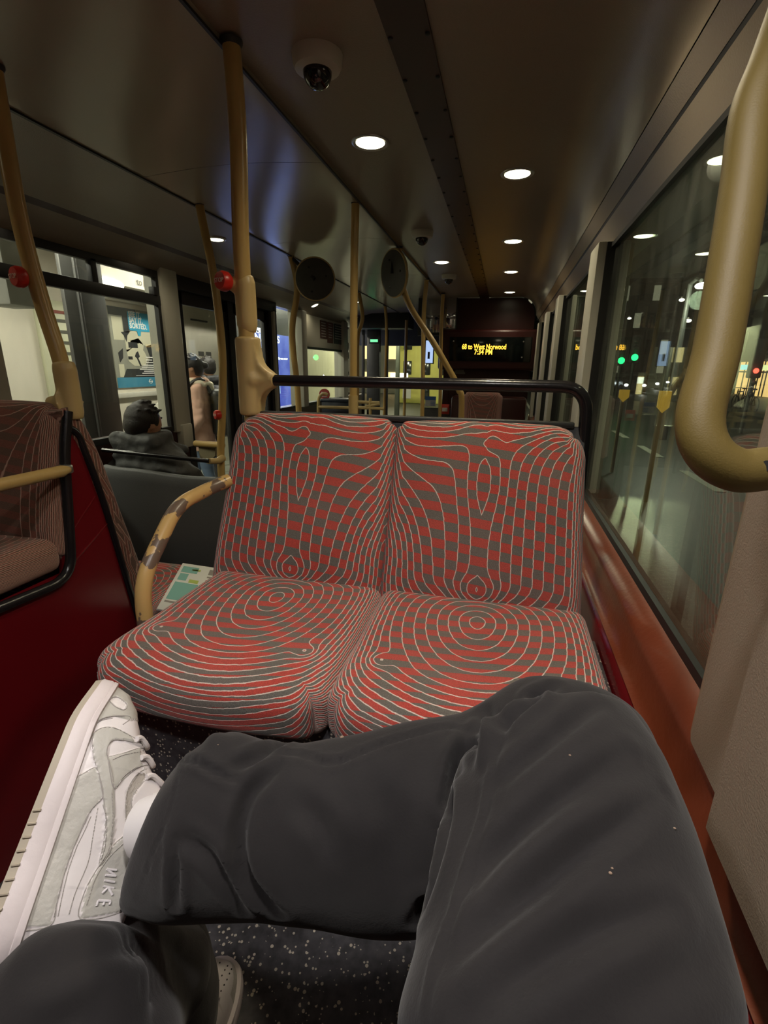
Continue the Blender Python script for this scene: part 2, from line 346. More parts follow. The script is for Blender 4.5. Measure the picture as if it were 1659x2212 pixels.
for i in range(4):
    a = pill[i][1]; b = pill[i + 1][0]; mb = MB(); mb.box((GX, a, -.455), (GX + .006, b, .42)); w = struct('window_%d' % (i + 1), mb, M_['glass'], 'dark window pane with reflections of the bus interior', 0)
    g = MB(); g.box((GX - .012, a, -.458), (GX - .0005, b, -.440)); g.box((GX - .012, a, .402), (GX - .0005, b, .416)); g.obj('gasket', M_['black'], w)
mb = MB(); mb.box((GX, 5.35, -.455), (GX + .006, FY, .42)); struct('window_5', mb, M_['glass'], None, 0)
# left wall
mb = MB(); mb.box((LX - .12, BY, -1.34), (LX, 3.05, -.42)); mb.box((LX - .12, 4.55, -1.34), (LX, 7.6, -.42)); struct('wall_left', mb, M_['maroon'], 'dark red panel below the left windows')
mb = MB()
mb.box((LX - .1, .2, -.42), (LX + .05, 1.76, .56), .01); struct('wall_left_pillar', mb, M_['white'], 'wide cream pillar left of the poster window')
mb = MB(); mb.box((LX - .1, 2.89, -.45), (LX + .03, 3.06, .60), .012); mb.box((LX - .1, 2.93, -.56), (LX + .05, 3.04, -.40), .01); struct('wall_left_pillar', mb, M_['white'], 'cream pillar before the middle doors')
wf = MB(); wf.box((LX - .02, 1.76, -.44), (LX + .012, 2.89, -.405), .003); wf.box((LX - .02, 1.76, .505), (LX + .012, 2.89, .545), .003)
wf.box((LX - .02, 1.76, .345), (LX + .014, 2.89, .405), .003); wf.box((LX - .02, 2.36, .38), (LX + .012, 2.40, .52), .003)
wf.box((LX - .02, 1.76, -.42), (LX + .01, 1.775, .53)); wf.box((LX - .02, 2.865, -.42), (LX + .01, 2.89, .53)); wf.box((LX - .02, 2.83, .40), (LX + .02, 2.87, .45), .004)
w = struct('window_6', MB().box((LX - .006, 1.76, -.43), (LX - .001, 2.89, .53)), M_['glassL'], 'window with sliding upper vents showing the poster', 0); wf.obj('window_frame', M_['black'], w)
# doors
def door(idx, y0, y1, label):
    g = MB(); g.box((LX - .045, y0 + .05, -1.25), (LX - .040, y1 - .05, .40)); d = struct('door_%d' % idx, g, M_['glassL'], label, 0)
    fr = MB()
    for a, b in ((y0, y0 + .06), (y1 - .06, y1)): fr.box((LX - .06, a, -1.33), (LX - .02, b, .48), .004)
    fr.box((LX - .06, y0, .385), (LX - .02, y1, .48), .004); fr.box((LX - .06, y0, -1.33), (LX - .02, y1, -1.2), .004); fr.obj('door_frame', M_['black'], d)
    return d
door(1, 3.10, 3.72, 'left glazed leaf of the middle doors'); door(2, 3.80, 4.42, 'right glazed leaf of the middle doors')
mb = MB(); mb.box((LX - .08, 3.06, .47), (LX + .02, 4.55, .56), .005); mb.box((LX - .06, 3.06, -1.34), (LX, 3.10, .5)); mb.box((LX - .05, 3.72, -1.34), (LX - .005, 3.80, .5)); mb.box((LX - .06, 4.42, -1.34), (LX, 4.47, .5))
struct('trim_door', mb, M_['black'], 'black surround of the middle doors')
mb = MB(); mb.box((LX - .06, 4.47, -.5), (LX + .02, 4.52, .52), .005); struct('trim_door_pillar', mb, M_['white'])
w = struct('window_7', MB().box((LX - .006, 4.56, -.42), (LX - .001, 5.06, .53)), M_['glassL'], 'narrow window beyond the doors', 0)
MB().box((LX - .02, 4.53, -.44), (LX + .01, 4.56, .53)).box((LX - .02, 4.53, -.44), (LX + .01, 5.07, -.415)).obj('window_frame', M_['black'], w)
mb = MB(); mb.box((LX - .1, 5.06, -.44), (LX + .06, 5.20, .55), .012)
zt = onX(660, 748, LX).z
mb.box((LX - .1, 5.20, zt), (LX + .0, 6.7, .56), .004); mb.box((LX - .1, 6.53, -.44), (LX + .04, 6.72, .56), .008); struct('wall_left_panel', mb, M_['white'], 'cream panel around the far left window')
w = struct('window_8', MB().box((LX - .006, 5.2, -.42), (LX - .001, 6.53, zt)), M_['glassL'], 'window beyond the doors with green-white street glare', 0)
MB().box((LX - .02, 5.2, zt - .025), (LX + .012, 6.53, zt)).box((LX - .02, 5.2, -.44), (LX + .012, 6.53, -.41)).obj('window_frame', M_['black'], w)
for nm, a, b, c in (('brown', 5.75, 5.98, (.08, .035, .03)), ('dark maroon', 6.0, 6.2, (.12, .04, .035)), ('charcoal', 6.24, 6.62, (.03, .035, .045))):
    z0, z1 = zt + .07, zt + .31
    t = MB().box((LX, a, z0 + (.04 if nm == 'brown' else 0)), (LX + .006, b, z1)).obj('notice', S('notice_' + nm[:4], c), None); tag(t, nm + ' printed notice on the cream panel above far window', 'notice', 'notices above the far left window')
    l = MB()
    for k in range(7): l.box((LX + .0061, a + .03, z0 + .06 + k * .03), (LX + .0075, b - .04 - .03 * random.random(), z0 + .07 + k * .03))
    l.obj('printed_lines', S('print_grey', (.4, .38, .36)), t)
# rear of the bus (behind the viewer)
mb = MB(); mb.box((LX - .1, BY - .1, -1.4), (.45, BY, .78)); struct('wall_rear', mb, M_['maroon'])

# front bulkhead
inn = [(-.62, -1.34), (.262, -1.34), (.262, .50)] + [(.262 - (.17) + .17 * math.cos(a), .50 + .2 * math.sin(a)) for a in [PI / 2 * i / 8 for i in range(1, 9)]] + [(-.62, CZ)]
mb = MB(); mb.prism(inn, (0, FY, 0), (1, 0, 0), (0, 0, 1), -.05)
struct('wall_front', mb, M_['maroon'], 'dark maroon bulkhead behind the driver')
# destination display
sg = thing('passenger_display', 'amber dot display reading 68 to West Norwood on the dark bulkhead', 'display')
SY = 5.45
a = onY(948, 718, SY); b = onY(1163, 795, SY)
mb = MB(); mb.box((a.x, SY, b.z - .03), (b.x, FY, a.z + .03), .03, seg=4); mb.obj('housing', M_['maroon'], sg)
a2 = onY(972, 728, SY); b2 = onY(1145, 782, SY); MB().box((a2.x, SY - .006, b2.z), (b2.x, SY + .01, a2.z), .004).obj('screen', mat('black_screen', (.004, .006, .006), .12), sg)
def led(s, px, py, px1):
    p = onY(px, py, SY - .008); q = onY(px1, py, SY - .008)
    o = text('led_text', s, .073, p, (1, 0, 0), (0, 0, 1), M_['led'], sg, .0005, bold=.0012)
    w = max(v.co.x for v in o.data.vertices) - p.x; k = (q.x - p.x) / w
    for v in o.data.vertices: v.co.x = p.x + (v.co.x - p.x) * k
led('68 to West Norwood', 997.5, 754, 1093); led('7:34 PM', 1024, 765.5, 1063)
st = MB()
for q in ((1131, 738), (1127, 772), (980, 737)): MB().lathe([(.001, 0), (.008, 0), (.008, -.004), (.001, -.006)], onY(q[0], q[1], SY - .004), (0, 1, 0), 10).obj('screw', M_['chrome'], sg)
# roundel notice
p = onY(993, 801, FY - .052); t = MB().box((p.x - .06, FY - .056, p.z - .035), (p.x + .06, FY - .05, p.z - .01)).obj('wall_sticker', S('sticker_grey', (.18, .17, .16)), None)
tag(t, 'small grey fan-shaped sticker on bulkhead under the display', 'sticker'); MB().prism([(math.cos(PI * k / 10) * .05, math.sin(PI * k / 10) * .04) for k in range(11)], (p.x, FY - .05, p.z - .012), (1, 0, 0), (0, 0, 1), .005).obj('fan', S('sticker_grey', (.18, .17, .16)), t)

# ------------------------------------------------------------------ ceiling fittings
def downlight(x, y, z, label, r=.052, on=True, tilt=0, power=5.0, grp='ceiling downlights'):
    t = thing('downlight', label, 'ceiling light', grp, (x, y, z))
    ax = V((math.sin(tilt), 0, 1)).normalized()
    MB().lathe([(r - .004, -.001), (r + .004, -.004), (r + .010, -.002), (r + .012, .004), (r - .004, .004)], (0, 0, 0), ax).obj('ring', M_['chrome'], t)
    MB().lathe([(.001, -.0045), (r * .7, -.004), (r - .004, -.001), (r - .004, .003), (.001, .003)], (0, 0, 0), ax).obj('lens', M_['lens'], t)
    if power:
        l = bpy.data.lights.new('lamp', 'SPOT'); l.energy = power; l.color = (1, .86, .60) if y > .5 else (1, .93, .90); l.spot_size = math.radians(150); l.spot_blend = .9; l.shadow_soft_size = .045
        lo = bpy.data.objects.new('lamp', l); C.objects.link(lo); lo.parent = t; lo.location = V((0, 0, -.02)) - ax * 0
    return t
R1 = [(.12, 30), (1.15, 20), (2.19, 11), (3.24, 9), (4.2, 8), (5.27, 7)]
nm = ['above the viewer', 'over the red double seat', 'largest in view on the right row', 'second along the right row', 'third along the right row by the red label', 'last of the right row at the bulkhead']
for (y, p), n in zip(R1, nm): downlight(-.012, y, CZ - .001, 'round ceiling downlight, right-hand row, ' + n, power=p)
for y, p, n in ((-.12, 26, 'behind the viewer'), (1.82, 10, 'nearest, just left of the maroon strip'), (3.76, 6, 'farther, left of the maroon strip beyond the small camera')): downlight(-.49, y, CZ - .001, 'round ceiling downlight, ' + n, power=p)
for k, (px, py) in enumerate(((467, 517), (768, 652), (824, 681))):
    q = onZ(px, py, .69); downlight(q.x, q.y, .689, 'small round downlight in the left ceiling, ' + ('beside the yellow pole with the red button', 'beyond the round mirror', 'farthest, near the windscreen')[k], .045, power=4)
downlight(-1.72, .9, .692, 'round downlight in the left ceiling beside the viewer', .045, power=4)
for k, (px, py) in enumerate(((8, 430), (319, 536), (680, 659))):
    q = onX(px, py, -2.05); downlight(q.x, q.y, q.z - .004, 'slim downlight above the left windows, ' + ('at the left picture edge', 'over the poster window', 'beyond the middle doors')[k], .042, tilt=-.45, power=1.5)
for k, (px, py) in enumerate(((794, 697), (821, 706))):
    q = onY(px, py, 7.0); downlight(q.x, q.y, q.z, 'bright small spotlight over the front doors, ' + ('left of two', 'right of two')[k], .035, power=2)
MB().box((-2.1, 6.9, .50), (-1.3, 7.25, .72), .01).obj('front_header', M_['dark'])
h = bpy.data.objects['front_header']; h.name = 'trim_header'; h['kind'] = 'structure'
def dome(x, y, r, label):
    t = thing('dome_camera', label, 'security camera', 'ceiling cameras', (x, y, CZ))
    MB().lathe([(.001, 0), (r * 1.05, 0), (r, -.022), (r * .92, -.03), (r * .66, -.034), (.001, -.034)], (0, 0, 0)).obj('base', M_['white'], t)
    MB().lathe([(r * .62, -.033)] + [(r * .60 * math.cos(PI / 2 * i / 8), -.034 - r * .62 * math.sin(PI / 2 * i / 8)) for i in range(9)], (0, 0, 0)).obj('dome', mat('smoked_dome', (.015, .01, .01), .08, coat=.5), t)
    return t
q = onZ(685, 118, CZ); dome(q.x, q.y, .058, 'dome security camera on cream ceiling, nearest and largest')
q = onZ(912, 500, CZ); dome(q.x, q.y, .058, 'small dome camera on ceiling, middle one of three')
q = onZ(970, 594, CZ); dome(q.x, q.y, .058, 'tiny dome camera on ceiling farthest away near the bulkhead')
# grey round mirrors hung from the ceiling
def mirror(cx, cy, Y, r, yaw, hang, label):
    c = onY(cx, cy, Y); t = thing('round_mirror', label, 'mirror', 'round convex mirrors', c)
    ax = V((math.sin(yaw), -math.cos(yaw), -.12)).normalized()
    MB().lathe([(.001, 0), (r * .9, 0), (r, -.006), (r, -.018), (r * .93, -.03), (r * .5, -.05), (.001, -.055)], (0, 0, 0), ax, 40).obj('mirror_back', S('dark_grey_back', (.06, .062, .055), .5, nscale=20, namt=.3), t)
    MB().lathe([(r, -.004), (r * 1.03, -.008), (r * 1.03, -.016), (r, -.02)], (0, 0, 0), ax, 40).obj('rim', M_['yellow2'], t, label='pale rim')
    h = hang - c; MB().tube([h, h * .6 + ax * .02, ax * .004], .012, 8).obj('bracket', M_['black'], t)
    for a in (.5, 2.6, 4.4): 
        b = MB()
        qv = ax.orthogonal().normalized(); qv.rotate(Matrix.Rotation(a, 3, ax)); b.lathe([(.001, .004), (.007, .004), (.007, -.002), (.001, -.002)], qv * r * .6, ax, 8).obj('bolt', M_['black'], t)
mirror(680, 603, 3.25, .128, .25, V((-1.43, 3.33, .68)), 'round grey backed mirror hung from ceiling, left of two')
mirror(848, 591, 3.20, .135, -.75, V((-.69, 3.23, .69)), 'round dark mirror turned sideways behind the curved pole, right of two')
# red label on the cove
q = onX(1136, 612, .17); t = MB().box((.165, q.y - .25, .655), (.178, q.y + .25, .675)).obj('ceiling_label', S('label_red', (.4, .03, .02)), None); tag(t, 'red strip label on the ceiling cove at far right', 'label')
t.rotation_euler = (0, 0, 0)

# ------------------------------------------------------------------ poles
def stop_button(parent, c, ax, r=.028):
    b = MB().lathe([(.001, 0), (r * .8, 0), (r, .008), (r, .02), (r * .85, .028), (.001, .03)], c, ax, 20).obj('stop_button', M_['redbtn'], parent, label='red stop button')
    ax = V(ax).normalized(); ex = ax.cross(V((0, 0, 1))).normalized() * -1; ey = V((0, 0, 1)); ey = (ey - ax * ey.dot(ax)).normalized(); ex = ey.cross(ax)
    text('stop_text', 'STOP', r * .62, V(c) + ax * .0305 - ey * r * .2, ex, ey, S('button_text', (.7, .5, .42)), b, .0004, 'CENTER', .0003)
def pole(pts, r, label, name='grab_pole', m='yellow', fl=True, n=6, parts=True):
    t = thing(name, label, 'pole', 'yellow grab poles', pts[0])
    o = V(pts[0]); MB().tube([p - o for p in catmull(pts, n)] if len(pts) > 2 else [V(p) - o for p in pts], r, 18).obj('tube', M_[m], t)
    if fl: MB().lathe([(r * 1.25, 0), (r * 1.25, -.004), (r * 1.02, -.012)], V(pts[-1]) - o, n=20).obj('ceiling_flange', M_['dark'], t)
    return t, o
t, o = pole([(-.672, 1.25, -1.34), (-.674, 1.25, -.2), (-.672, 1.245, .1), (-.668, 1.24, .3), (-.658, 1.24, .52), (-.660, 1.238, .70)], .0205, 'nearest upright yellow pole behind the red double seat')
j = MB(); j.tube([(0, 0, z) for z in (1.205, 1.21, 1.405, 1.41)], [.03, .034, .034, .031], 20)
arm = [V((0, 0, 1.30)), V((.02, 0, 1.30)), V((.035, 0, 1.30)), V((.05, 0, 1.30)), V((.075, 0, 1.298))]
j.tube(arm, [.034, .034, .0260, .0225, .0215], 20)
# flared fillet of the casting: thin triangular web
web = [(.0, -.085), (.031, -.085), (.033, -.062), (.040, -.042), (.052, -.029), (.066, -.021), (.066, .021), (.052, .029), (.040, .042), (.033, .062), (.031, .085), (0, .085)]
j.prism(web, (0, .021, 1.30), (1, 0, 0), (0, 0, 1), .042)
me = remesh(j, .004, 8); jo = link('rail_joint', me, M_['yellow2'], t, 'mustard plastic T joint')
j = MB(); j.tube([(.002, -.001, 1.42), (.002, -.001, 1.44), (.003, -.003, 1.54), (.003, -.003, 1.56)], [.022, .027, .027, .022], 20); j.tube([(.0, 0, 1.525), (-.02, -.012, 1.535), (-.032, -.018, 1.54)], [.024, .019, .017], 14); jo = link('button_housing', remesh(j, .004, 6), M_['yellow2'], t)
stop_button(t, (-.032, -.022, 1.540), (-.35, -.93, .05), .024)
t, o = pole([(-.717, 2.36, -1.34), (-.717, 2.36, -.22), (-.71, 2.36, .39), (-.702, 2.36, .70)], .018, 'straight yellow pole in the middle, second from the viewer in the right line')
MB().tube([(0, 0, 1.02), (0, 0, 1.2)], .023, 16).obj('sleeve', M_['yellow2'], t)
pole([(-.25, 3.23, -1.34), (-.25, 3.23, -.30), (-.279, 3.23, -.132), (-.36, 3.23, .009), (-.471, 3.23, .175), (-.61, 3.23, .366), (-.680, 3.23, .54), (-.688, 3.23, .62), (-.686, 3.23, .70)], .019, 'yellow pole with a long S bend in front of the round mirror')
pole([(-.69, 4.36, -1.34), (-.684, 4.36, -.385), (-.70, 4.36, .38), (-.686, 4.36, .70)], .018, 'thin yellow pole behind the S bend pole')
pole([(-.63, 5.2, -1.34), (-.629, 5.2, -.45), (-.652, 5.2, .33), (-.65, 5.2, .70)], .018, 'farthest yellow pole beside the dark bulkhead')
# left line
t, o = pole([(-1.215, 1.19, -.16), (-1.225, 1.19, 0), (-1.255, 1.19, .16), (-1.28, 1.19, .37), (-1.29, 1.2, .70)], .021, 'yellow pole with a red stop button at the left picture edge')
j = MB(); j.tube([(0, 0, .0), (0, 0, .02), (-.001, 0, .14), (-.003, 0, .16)], [.027, .031, .031, .027], 18); j.tube([(0, 0, .05), (-.04, 0, .045), (-.075, 0, .043)], [.05, .024, .019], 16); link('rail_joint', remesh(j, .004, 8), M_['yellow2'], t)
stop_button(t, (-.06, -.02, .375), (-.3, -.95, 0), .027)
t, o = pole([(-1.425, 2.25, -1.34), (-1.411, 2.25, -.547), (-1.377, 2.25, -.233), (-1.351, 2.25, .057), (-1.364, 2.25, .388), (-1.395, 2.25, .60), (-1.409, 2.25, .70)], .019, 'bowed yellow pole left of the nearest pole, by the seated man')
q = onY(476, 896, 2.23) - o; stop_button(t, q + V((0, 0, 0)), (-.6, -.8, 0), .024)
t, o = pole([(-1.43, 3.33, -1.34), (-1.422, 3.33, -.292), (-1.447, 3.33, .10), (-1.444, 3.33, .27), (-1.405, 3.33, .45), (-1.405, 3.33, .56), (-1.438, 3.33, .70)], .021, 'bowed yellow pole under the left round mirror')
t, o = pole([(-1.47, 5, -1.34), (-1.473, 5, -.465), (-1.47, 5, .226), (-1.43, 5, .40), (-1.419, 5, .488), (-1.457, 5, .70)], .019, 'bowed yellow pole just right of the far middle pole')
pole([(-1.44, 6.1, -1.34), (-1.443, 6.1, -.55), (-1.428, 6.1, .38), (-1.45, 6.1, .70)], .018, 'dark slim pole by the front doors')
tag(MB().tube([V((-1.34, 6.9, -1.34)), V((-1.34, 6.9, .60))], .02).obj('grab_pole', M_['yellow']), 'dim yellow upright pole near the windscreen', 'pole', 'yellow grab poles')

# black top rail over the double seat
pts = fillet([(-.617, 1.247, -.040), (.192, 1.247, -.040), (.203, 1.247, -.26), (.203, 1.235, -.70)], [0, .062, .3, 0], 10)
t = MB().tube(pts, .0145, 18).obj('seat_top_rail', M_['blackgloss']); tag(t, 'black bent tube rail above the red double seat back', 'handrail')
MB().tube([(-.624, 1.247, -.040), (-.60, 1.247, -.040)], .0185, 18).obj('collar', M_['yellow2'], t)

# near grab handle top right
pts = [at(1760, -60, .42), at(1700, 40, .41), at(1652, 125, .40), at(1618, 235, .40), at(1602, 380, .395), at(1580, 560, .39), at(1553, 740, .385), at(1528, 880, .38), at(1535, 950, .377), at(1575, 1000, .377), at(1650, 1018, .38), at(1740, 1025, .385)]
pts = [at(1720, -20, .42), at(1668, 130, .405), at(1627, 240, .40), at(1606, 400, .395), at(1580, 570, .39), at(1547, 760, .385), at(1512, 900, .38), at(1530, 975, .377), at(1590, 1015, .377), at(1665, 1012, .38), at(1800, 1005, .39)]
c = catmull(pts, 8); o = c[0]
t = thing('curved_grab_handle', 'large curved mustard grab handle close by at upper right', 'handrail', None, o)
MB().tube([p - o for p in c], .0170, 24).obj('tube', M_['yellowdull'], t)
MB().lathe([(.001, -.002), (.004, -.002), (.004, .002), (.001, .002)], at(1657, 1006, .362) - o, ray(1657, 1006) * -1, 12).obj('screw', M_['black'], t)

# ------------------------------------------------------------------ SEATS
def smooth01(x): x = max(0, min(1, x)); return x * x * (3 - 2 * x)
def set_attr(me, name, vals):
    a = me.attributes.new(name, 'FLOAT', 'POINT'); a.data.foreach_set('value', vals)
def pad(W, H, T, r, rc, n=90, field=None, bulge=.012, shape=None, stripe=.022, place=None):
    """rounded cushion: x across, v along, t thickness (front face at T); rc = corner radii (bl, br, tr, tl)"""
    vs = []; fs = []; par = []
    def grid(fn, nx, ny):
        o = len(vs)
        for j in range(ny + 1):
            for i in range(nx + 1): vs.append(V(fn(i / nx, j / ny)))
        for j in range(ny):
            for i in range(nx): fs.append((o + j * (nx + 1) + i, o + j * (nx + 1) + i + 1, o + (j + 1) * (nx + 1) + i + 1, o + (j + 1) * (nx + 1) + i))
    m = 8
    grid(lambda a, b: (-W / 2 + W * a, H * b, T), n, n); grid(lambda a, b: (-W / 2 + W * a, H * b, 0), n // 3, n // 3)
    grid(lambda a, b: (-W / 2 + W * a, 0, T * b), n, m); grid(lambda a, b: (-W / 2 + W * a, H, T * b), n, m)
    grid(lambda a, b: (-W / 2, H * a, T * b), n, m); grid(lambda a, b: (W / 2, H * a, T * b), n, m)
    bm = bmesh.new(); bv = [bm.verts.new(p) for p in vs]
    for f in fs:
        try: bm.faces.new([bv[i] for i in f])
        except ValueError: pass
    bmesh.ops.remove_doubles(bm, verts=bm.verts[:], dist=1e-5); bmesh.ops.recalc_face_normals(bm, faces=bm.faces[:])
    hs, gs, ss = [], [], []
    for vt in bm.verts:
        x, v, t = vt.co; e = 1e-6; d = T - t
        U = x; VV = v
        if d > e:
            if v >= H - e: VV = H + d
            elif v <= e: VV = -d
            if abs(x) >= W / 2 - e: U = (abs(x) + d) * (1 if x > 0 else -1)
        u1, v1 = U / (W / 2), VV / H
        if field:
            f0 = field(u1, v1); q = .003
            gx = (field((U + q) / (W / 2), v1) - field((U - q) / (W / 2), v1)) / (2 * q); gy = (field(u1, (VV + q) / H) - field(u1, (VV - q) / H)) / (2 * q)
            hs.append(f0); gs.append(max(20, math.hypot(gx, gy)))
        else: hs.append(U / .006 if abs(u1) > .7 else .5); gs.append(160)
        ss.append((VV + .12 * U) / stripe)
        # round edges
        R_ = min(r, T * .499)
        qx = max(-W / 2 + R_, min(W / 2 - R_, x)); qv = max(R_, min(H - R_, v)); qt = max(R_, min(T - R_, t))
        dv = V((x - qx, v - qv, t - qt))
        if dv.length > 1e-9: dv = dv.normalized() * R_
        x, v, t = qx + dv.x, qv + dv.y, qt + dv.z
        # outline corners
        for cxs, cvs, rr in ((-1, 0, rc[0]), (1, 0, rc[1]), (1, 1, rc[2]), (-1, 1, rc[3])):
            cx = cxs * (W / 2 - rr); cv = rr if cvs == 0 else H - rr; dx = (x - cx) * cxs; dy = (v - cv) * (1 if cvs else -1)
            if dx > 0 and dy > 0:
                L = math.hypot(dx, dy); k = max(dx, dy) / L; x = cx + dx * k * cxs; v = cv + dy * k * (1 if cvs else -1)
        a = 2 * x / W; bb = 2 * v / H - 1
        tt = t / T
        t += tt * bulge * (1 - a ** 4) * (1 - bb ** 4)
        if shape: x, v, t = shape(x, v, t, a, v / H, tt)
        vt.co = place(x, v, t) if place else V((x, v, t))
    me = bpy.data.meshes.new('pad'); bm.to_mesh(me); bm.free()
    set_attr(me, 'h', hs); set_attr(me, 'g', gs); set_attr(me, 's', ss)
    me.polygons.foreach_set('use_smooth', [True] * len(me.polygons)); return me
def ga(x, s): return math.exp(-(x / s) ** 2)
def back_field(seam):       # seam = +1 when the neighbour is on the right
    def f(u, v):
        w = u * seam; a = min(abs(u), 1.0); vv = max(0, v)
        k = smooth01((w - .12) / .8)
        base = 9.5 * a ** 1.1
        h = base - k * (8.5 * vv ** 1.7 + 3 * vv ** 12) - (1 - k) * 9 * vv ** 11 * (.3 + .7 * smooth01(a / .5))
        h += 5.5 * smooth01((.20 - v) / .24) * (1 - a * .75)
        h -= 2.2 * ga(u, .20) * ga(v - .13, .07)
        h += 1.7 * ga(u + .04 * seam, .11) * ga(v - .87, .065) - .9 * ga(u, .25) * ga(v - .66, .16)
        h += 2.2 * k * ga(w - .90, .22) * ga(v - .30, .22)
        if abs(u) > .86: h += (26 if w < 0 else 12) * (abs(u) - .86)
        if v > 1: h -= 14 * (v - 1)
        return h + .37
    return f
def cush_field(fl=1):
    def f(u, v):
        uu = u; r = math.hypot(uu * 1.0, (v - .27) * 1.12 * (1.0 if v > .27 else 1.5))
        h = 10.2 * r ** .95
        e = max(0, abs(uu) - .70); h += 13 * e * e / .3
        e2 = max(0, v - .70); h += 24 * min(e2, .3) ** 2 / .4 + 22 * max(0, e2 - .3)
        h -= 1.9 * (ga(uu + .70, .085) * ga(v - .70, .05) + ga(uu - .68, .085) * ga(v - .72, .05))
        e3 = max(0, .10 - v); h += 10 * e3
        return h + .2
    return f
# placement of our facing seat (faces the viewer, -Y)
def place_back(x0, xtop, yb=1.045, zb=-.575, yt=1.235, zt=-.125):
    H = math.hypot(yt - yb, zt - zb); upv = V((0, yt - yb, zt - zb)) / H; nrm = V((0, -upv.z, upv.y)); T = .07
    def pl(x, v, t):
        k = v / H; return V((x0 + (xtop - x0) * k + x, yb, zb)) + upv * v + nrm * (t - T)
    return pl, H
def back_shape(tw=-.03):
    def s(x, v, t, a, b, tt):
        x *= 1 + tw * b                                   # narrows upward
        t += tt * (.012 * math.sin(PI * min(1, max(0, b)) * 1.0) * (1 - a * a) - .018 * abs(a) ** 6 * 0 + .010 * ga(b - .2, .25))
        v -= .010 * abs(a) ** 3 * b
        return x, v, t
    return s
seat = thing('double_bus_seat', 'double seat in red and grey moquette facing the viewer, in the centre', 'bus seat', None, (-.25, 1.0, -.98))
so = V(seat.location)
def reloc(me, o): 
    for v in me.vertices: v.co -= o
    return me
pl, H = place_back(-.489, -.486, zt=-.114); link('backrest', reloc(pad(.468, H, .07, .026, (.03, .02, .035, .085), 130, back_field(1), shape=back_shape(-.02), place=pl), so), M_['moq'], seat)
pl, H = place_back(-.022, -.030, zt=-.118); link('backrest', reloc(pad(.474, H, .07, .026, (.02, .03, .085, .035), 130, back_field(-1), shape=back_shape(-.02), place=pl), so), M_['moq'], seat)
def place_cush(x0, y0=1.075, z=-.62, D=.46):
    def pl(x, v, t): return V((x0 + x, y0 - v, z + t))
    return pl
def cush_shape(out):
    def s(x, v, t, a, b, tt):
        t += tt * (-.012 * ga(b - .42, .3) * (1 - a * a) + .012 * ga(b - .9, .2) - .022 * b ** 6) 
        x *= 1 + .06 * b * (1 if a * out > 0 else .0)
        v += .02 * (1 - a * a) * b - .0
        if b > .9: v -= .010 * (1 - tt)
        return x, v, t
    return s
link('seat_cushion', reloc(pad(.456, .455, .10, .032, (.02, .02, .05, .06), 130, cush_field(), .012, cush_shape(-1), .021, place_cush(-.474)), so), M_['moq'], seat)
link('seat_cushion', reloc(pad(.474, .455, .10, .032, (.02, .02, .05, .05), 130, cush_field(), .012, cush_shape(0), .021, place_cush(-.014)), so), M_['moq'], seat)
# frayed threads at the front corner
fr = MB(); cpos = V((-.692, .668, -.568))
for k in range(26):
    p = cpos + V((random.uniform(-.004, .012), random.uniform(-.02, .015), random.uniform(-.015, .018))); d = V((-random.uniform(.4, 1), random.uniform(-.6, .3), random.uniform(-.5, .4))).normalized()
    fr.tube([p, p + d * .007, p + d * .012 + V((0, 0, random.uniform(-.004, .004)))], .0006, 4)
o = fr.obj('frayed_threads', S('thread_grey', (.25, .24, .23), .9), seat); o.data.transform(Matrix.Translation(-so)); o['kind'] = 'stuff'
# shell behind the backs, top ledge, base panel
sh = MB()
for x0, x1 in ((-.712, .198),):
    sh.rings([[V((x, 1.06, -.60)), V((x, 1.246, -.134)), V((x, 1.266, -.134)), V((x, 1.27, -.17)), V((x, 1.12, -.62))] for x in (x0 + .015, x1)])
o = sh.obj('seat_shell', M_['black'], seat); o.data.transform(Matrix.Translation(-so))
lg = MB(); lg.box((-.675, 1.236, -.136), (.172, 1.262, -.122), .003); o = lg.obj('top_ledge', M_['dark'], seat); o.data.transform(Matrix.Translation(-so))
pb = MB(); pb.box((-.655, .668, -1.0), (.258, 1.10, -.612), .004); o = pb.obj('seat_base', M_['floor'], seat, label='speckled rubber covered seat base'); o.data.transform(Matrix.Translation(-so))
# fixed arm rest with chipped paint
pts = fillet([(-.700, 1.15, -.300), (-.728, 1.10, -.313), (-.738, .975, -.325), (-.744, .835, -.46), (-.744, .825, -.66)], [0, .03, .05, .06, 0], 8)
o = MB().tube(pts, .0175, 20).obj('armrest', M_['chip'], seat, label='mustard tube armrest with chipped paint'); o.data.transform(Matrix.Translation(-so))

# ---- seats across the aisle, back to back
lu = thing('rear_facing_aisle_seat', 'brown worn moquette seat with black tube frame across the aisle, at left edge', 'bus seat', None, (-1.66, 1.0, -.98)); lo_ = V(lu.location)
def L(o, off=lo_): o.data.transform(Matrix.Translation(-off)); return o
pl, H = place_back(-1.425, -1.425, 1.06, -.56, 1.145, -.105); 
def edge_field(u, v): return abs(u) ** 3 * 8 * (1 if u > -.9 else 1) + (20 * (abs(u) - .75) if abs(u) > .75 else 0) - 4 * max(0, v) ** 6
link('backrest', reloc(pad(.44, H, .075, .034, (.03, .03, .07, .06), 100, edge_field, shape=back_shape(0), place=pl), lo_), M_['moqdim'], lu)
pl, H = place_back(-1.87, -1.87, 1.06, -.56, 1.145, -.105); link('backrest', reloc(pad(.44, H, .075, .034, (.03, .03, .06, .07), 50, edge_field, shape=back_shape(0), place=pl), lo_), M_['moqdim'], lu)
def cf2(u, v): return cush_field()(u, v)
for x in (-1.432, -1.87): link('seat_cushion', reloc(pad(.44, .47, .10, .035, (.02, .02, .05, .05), 80, cf2, .012, cush_shape(0), .021, place_cush(x, 1.08, -.588)), lo_), M_['moqdim'], lu)
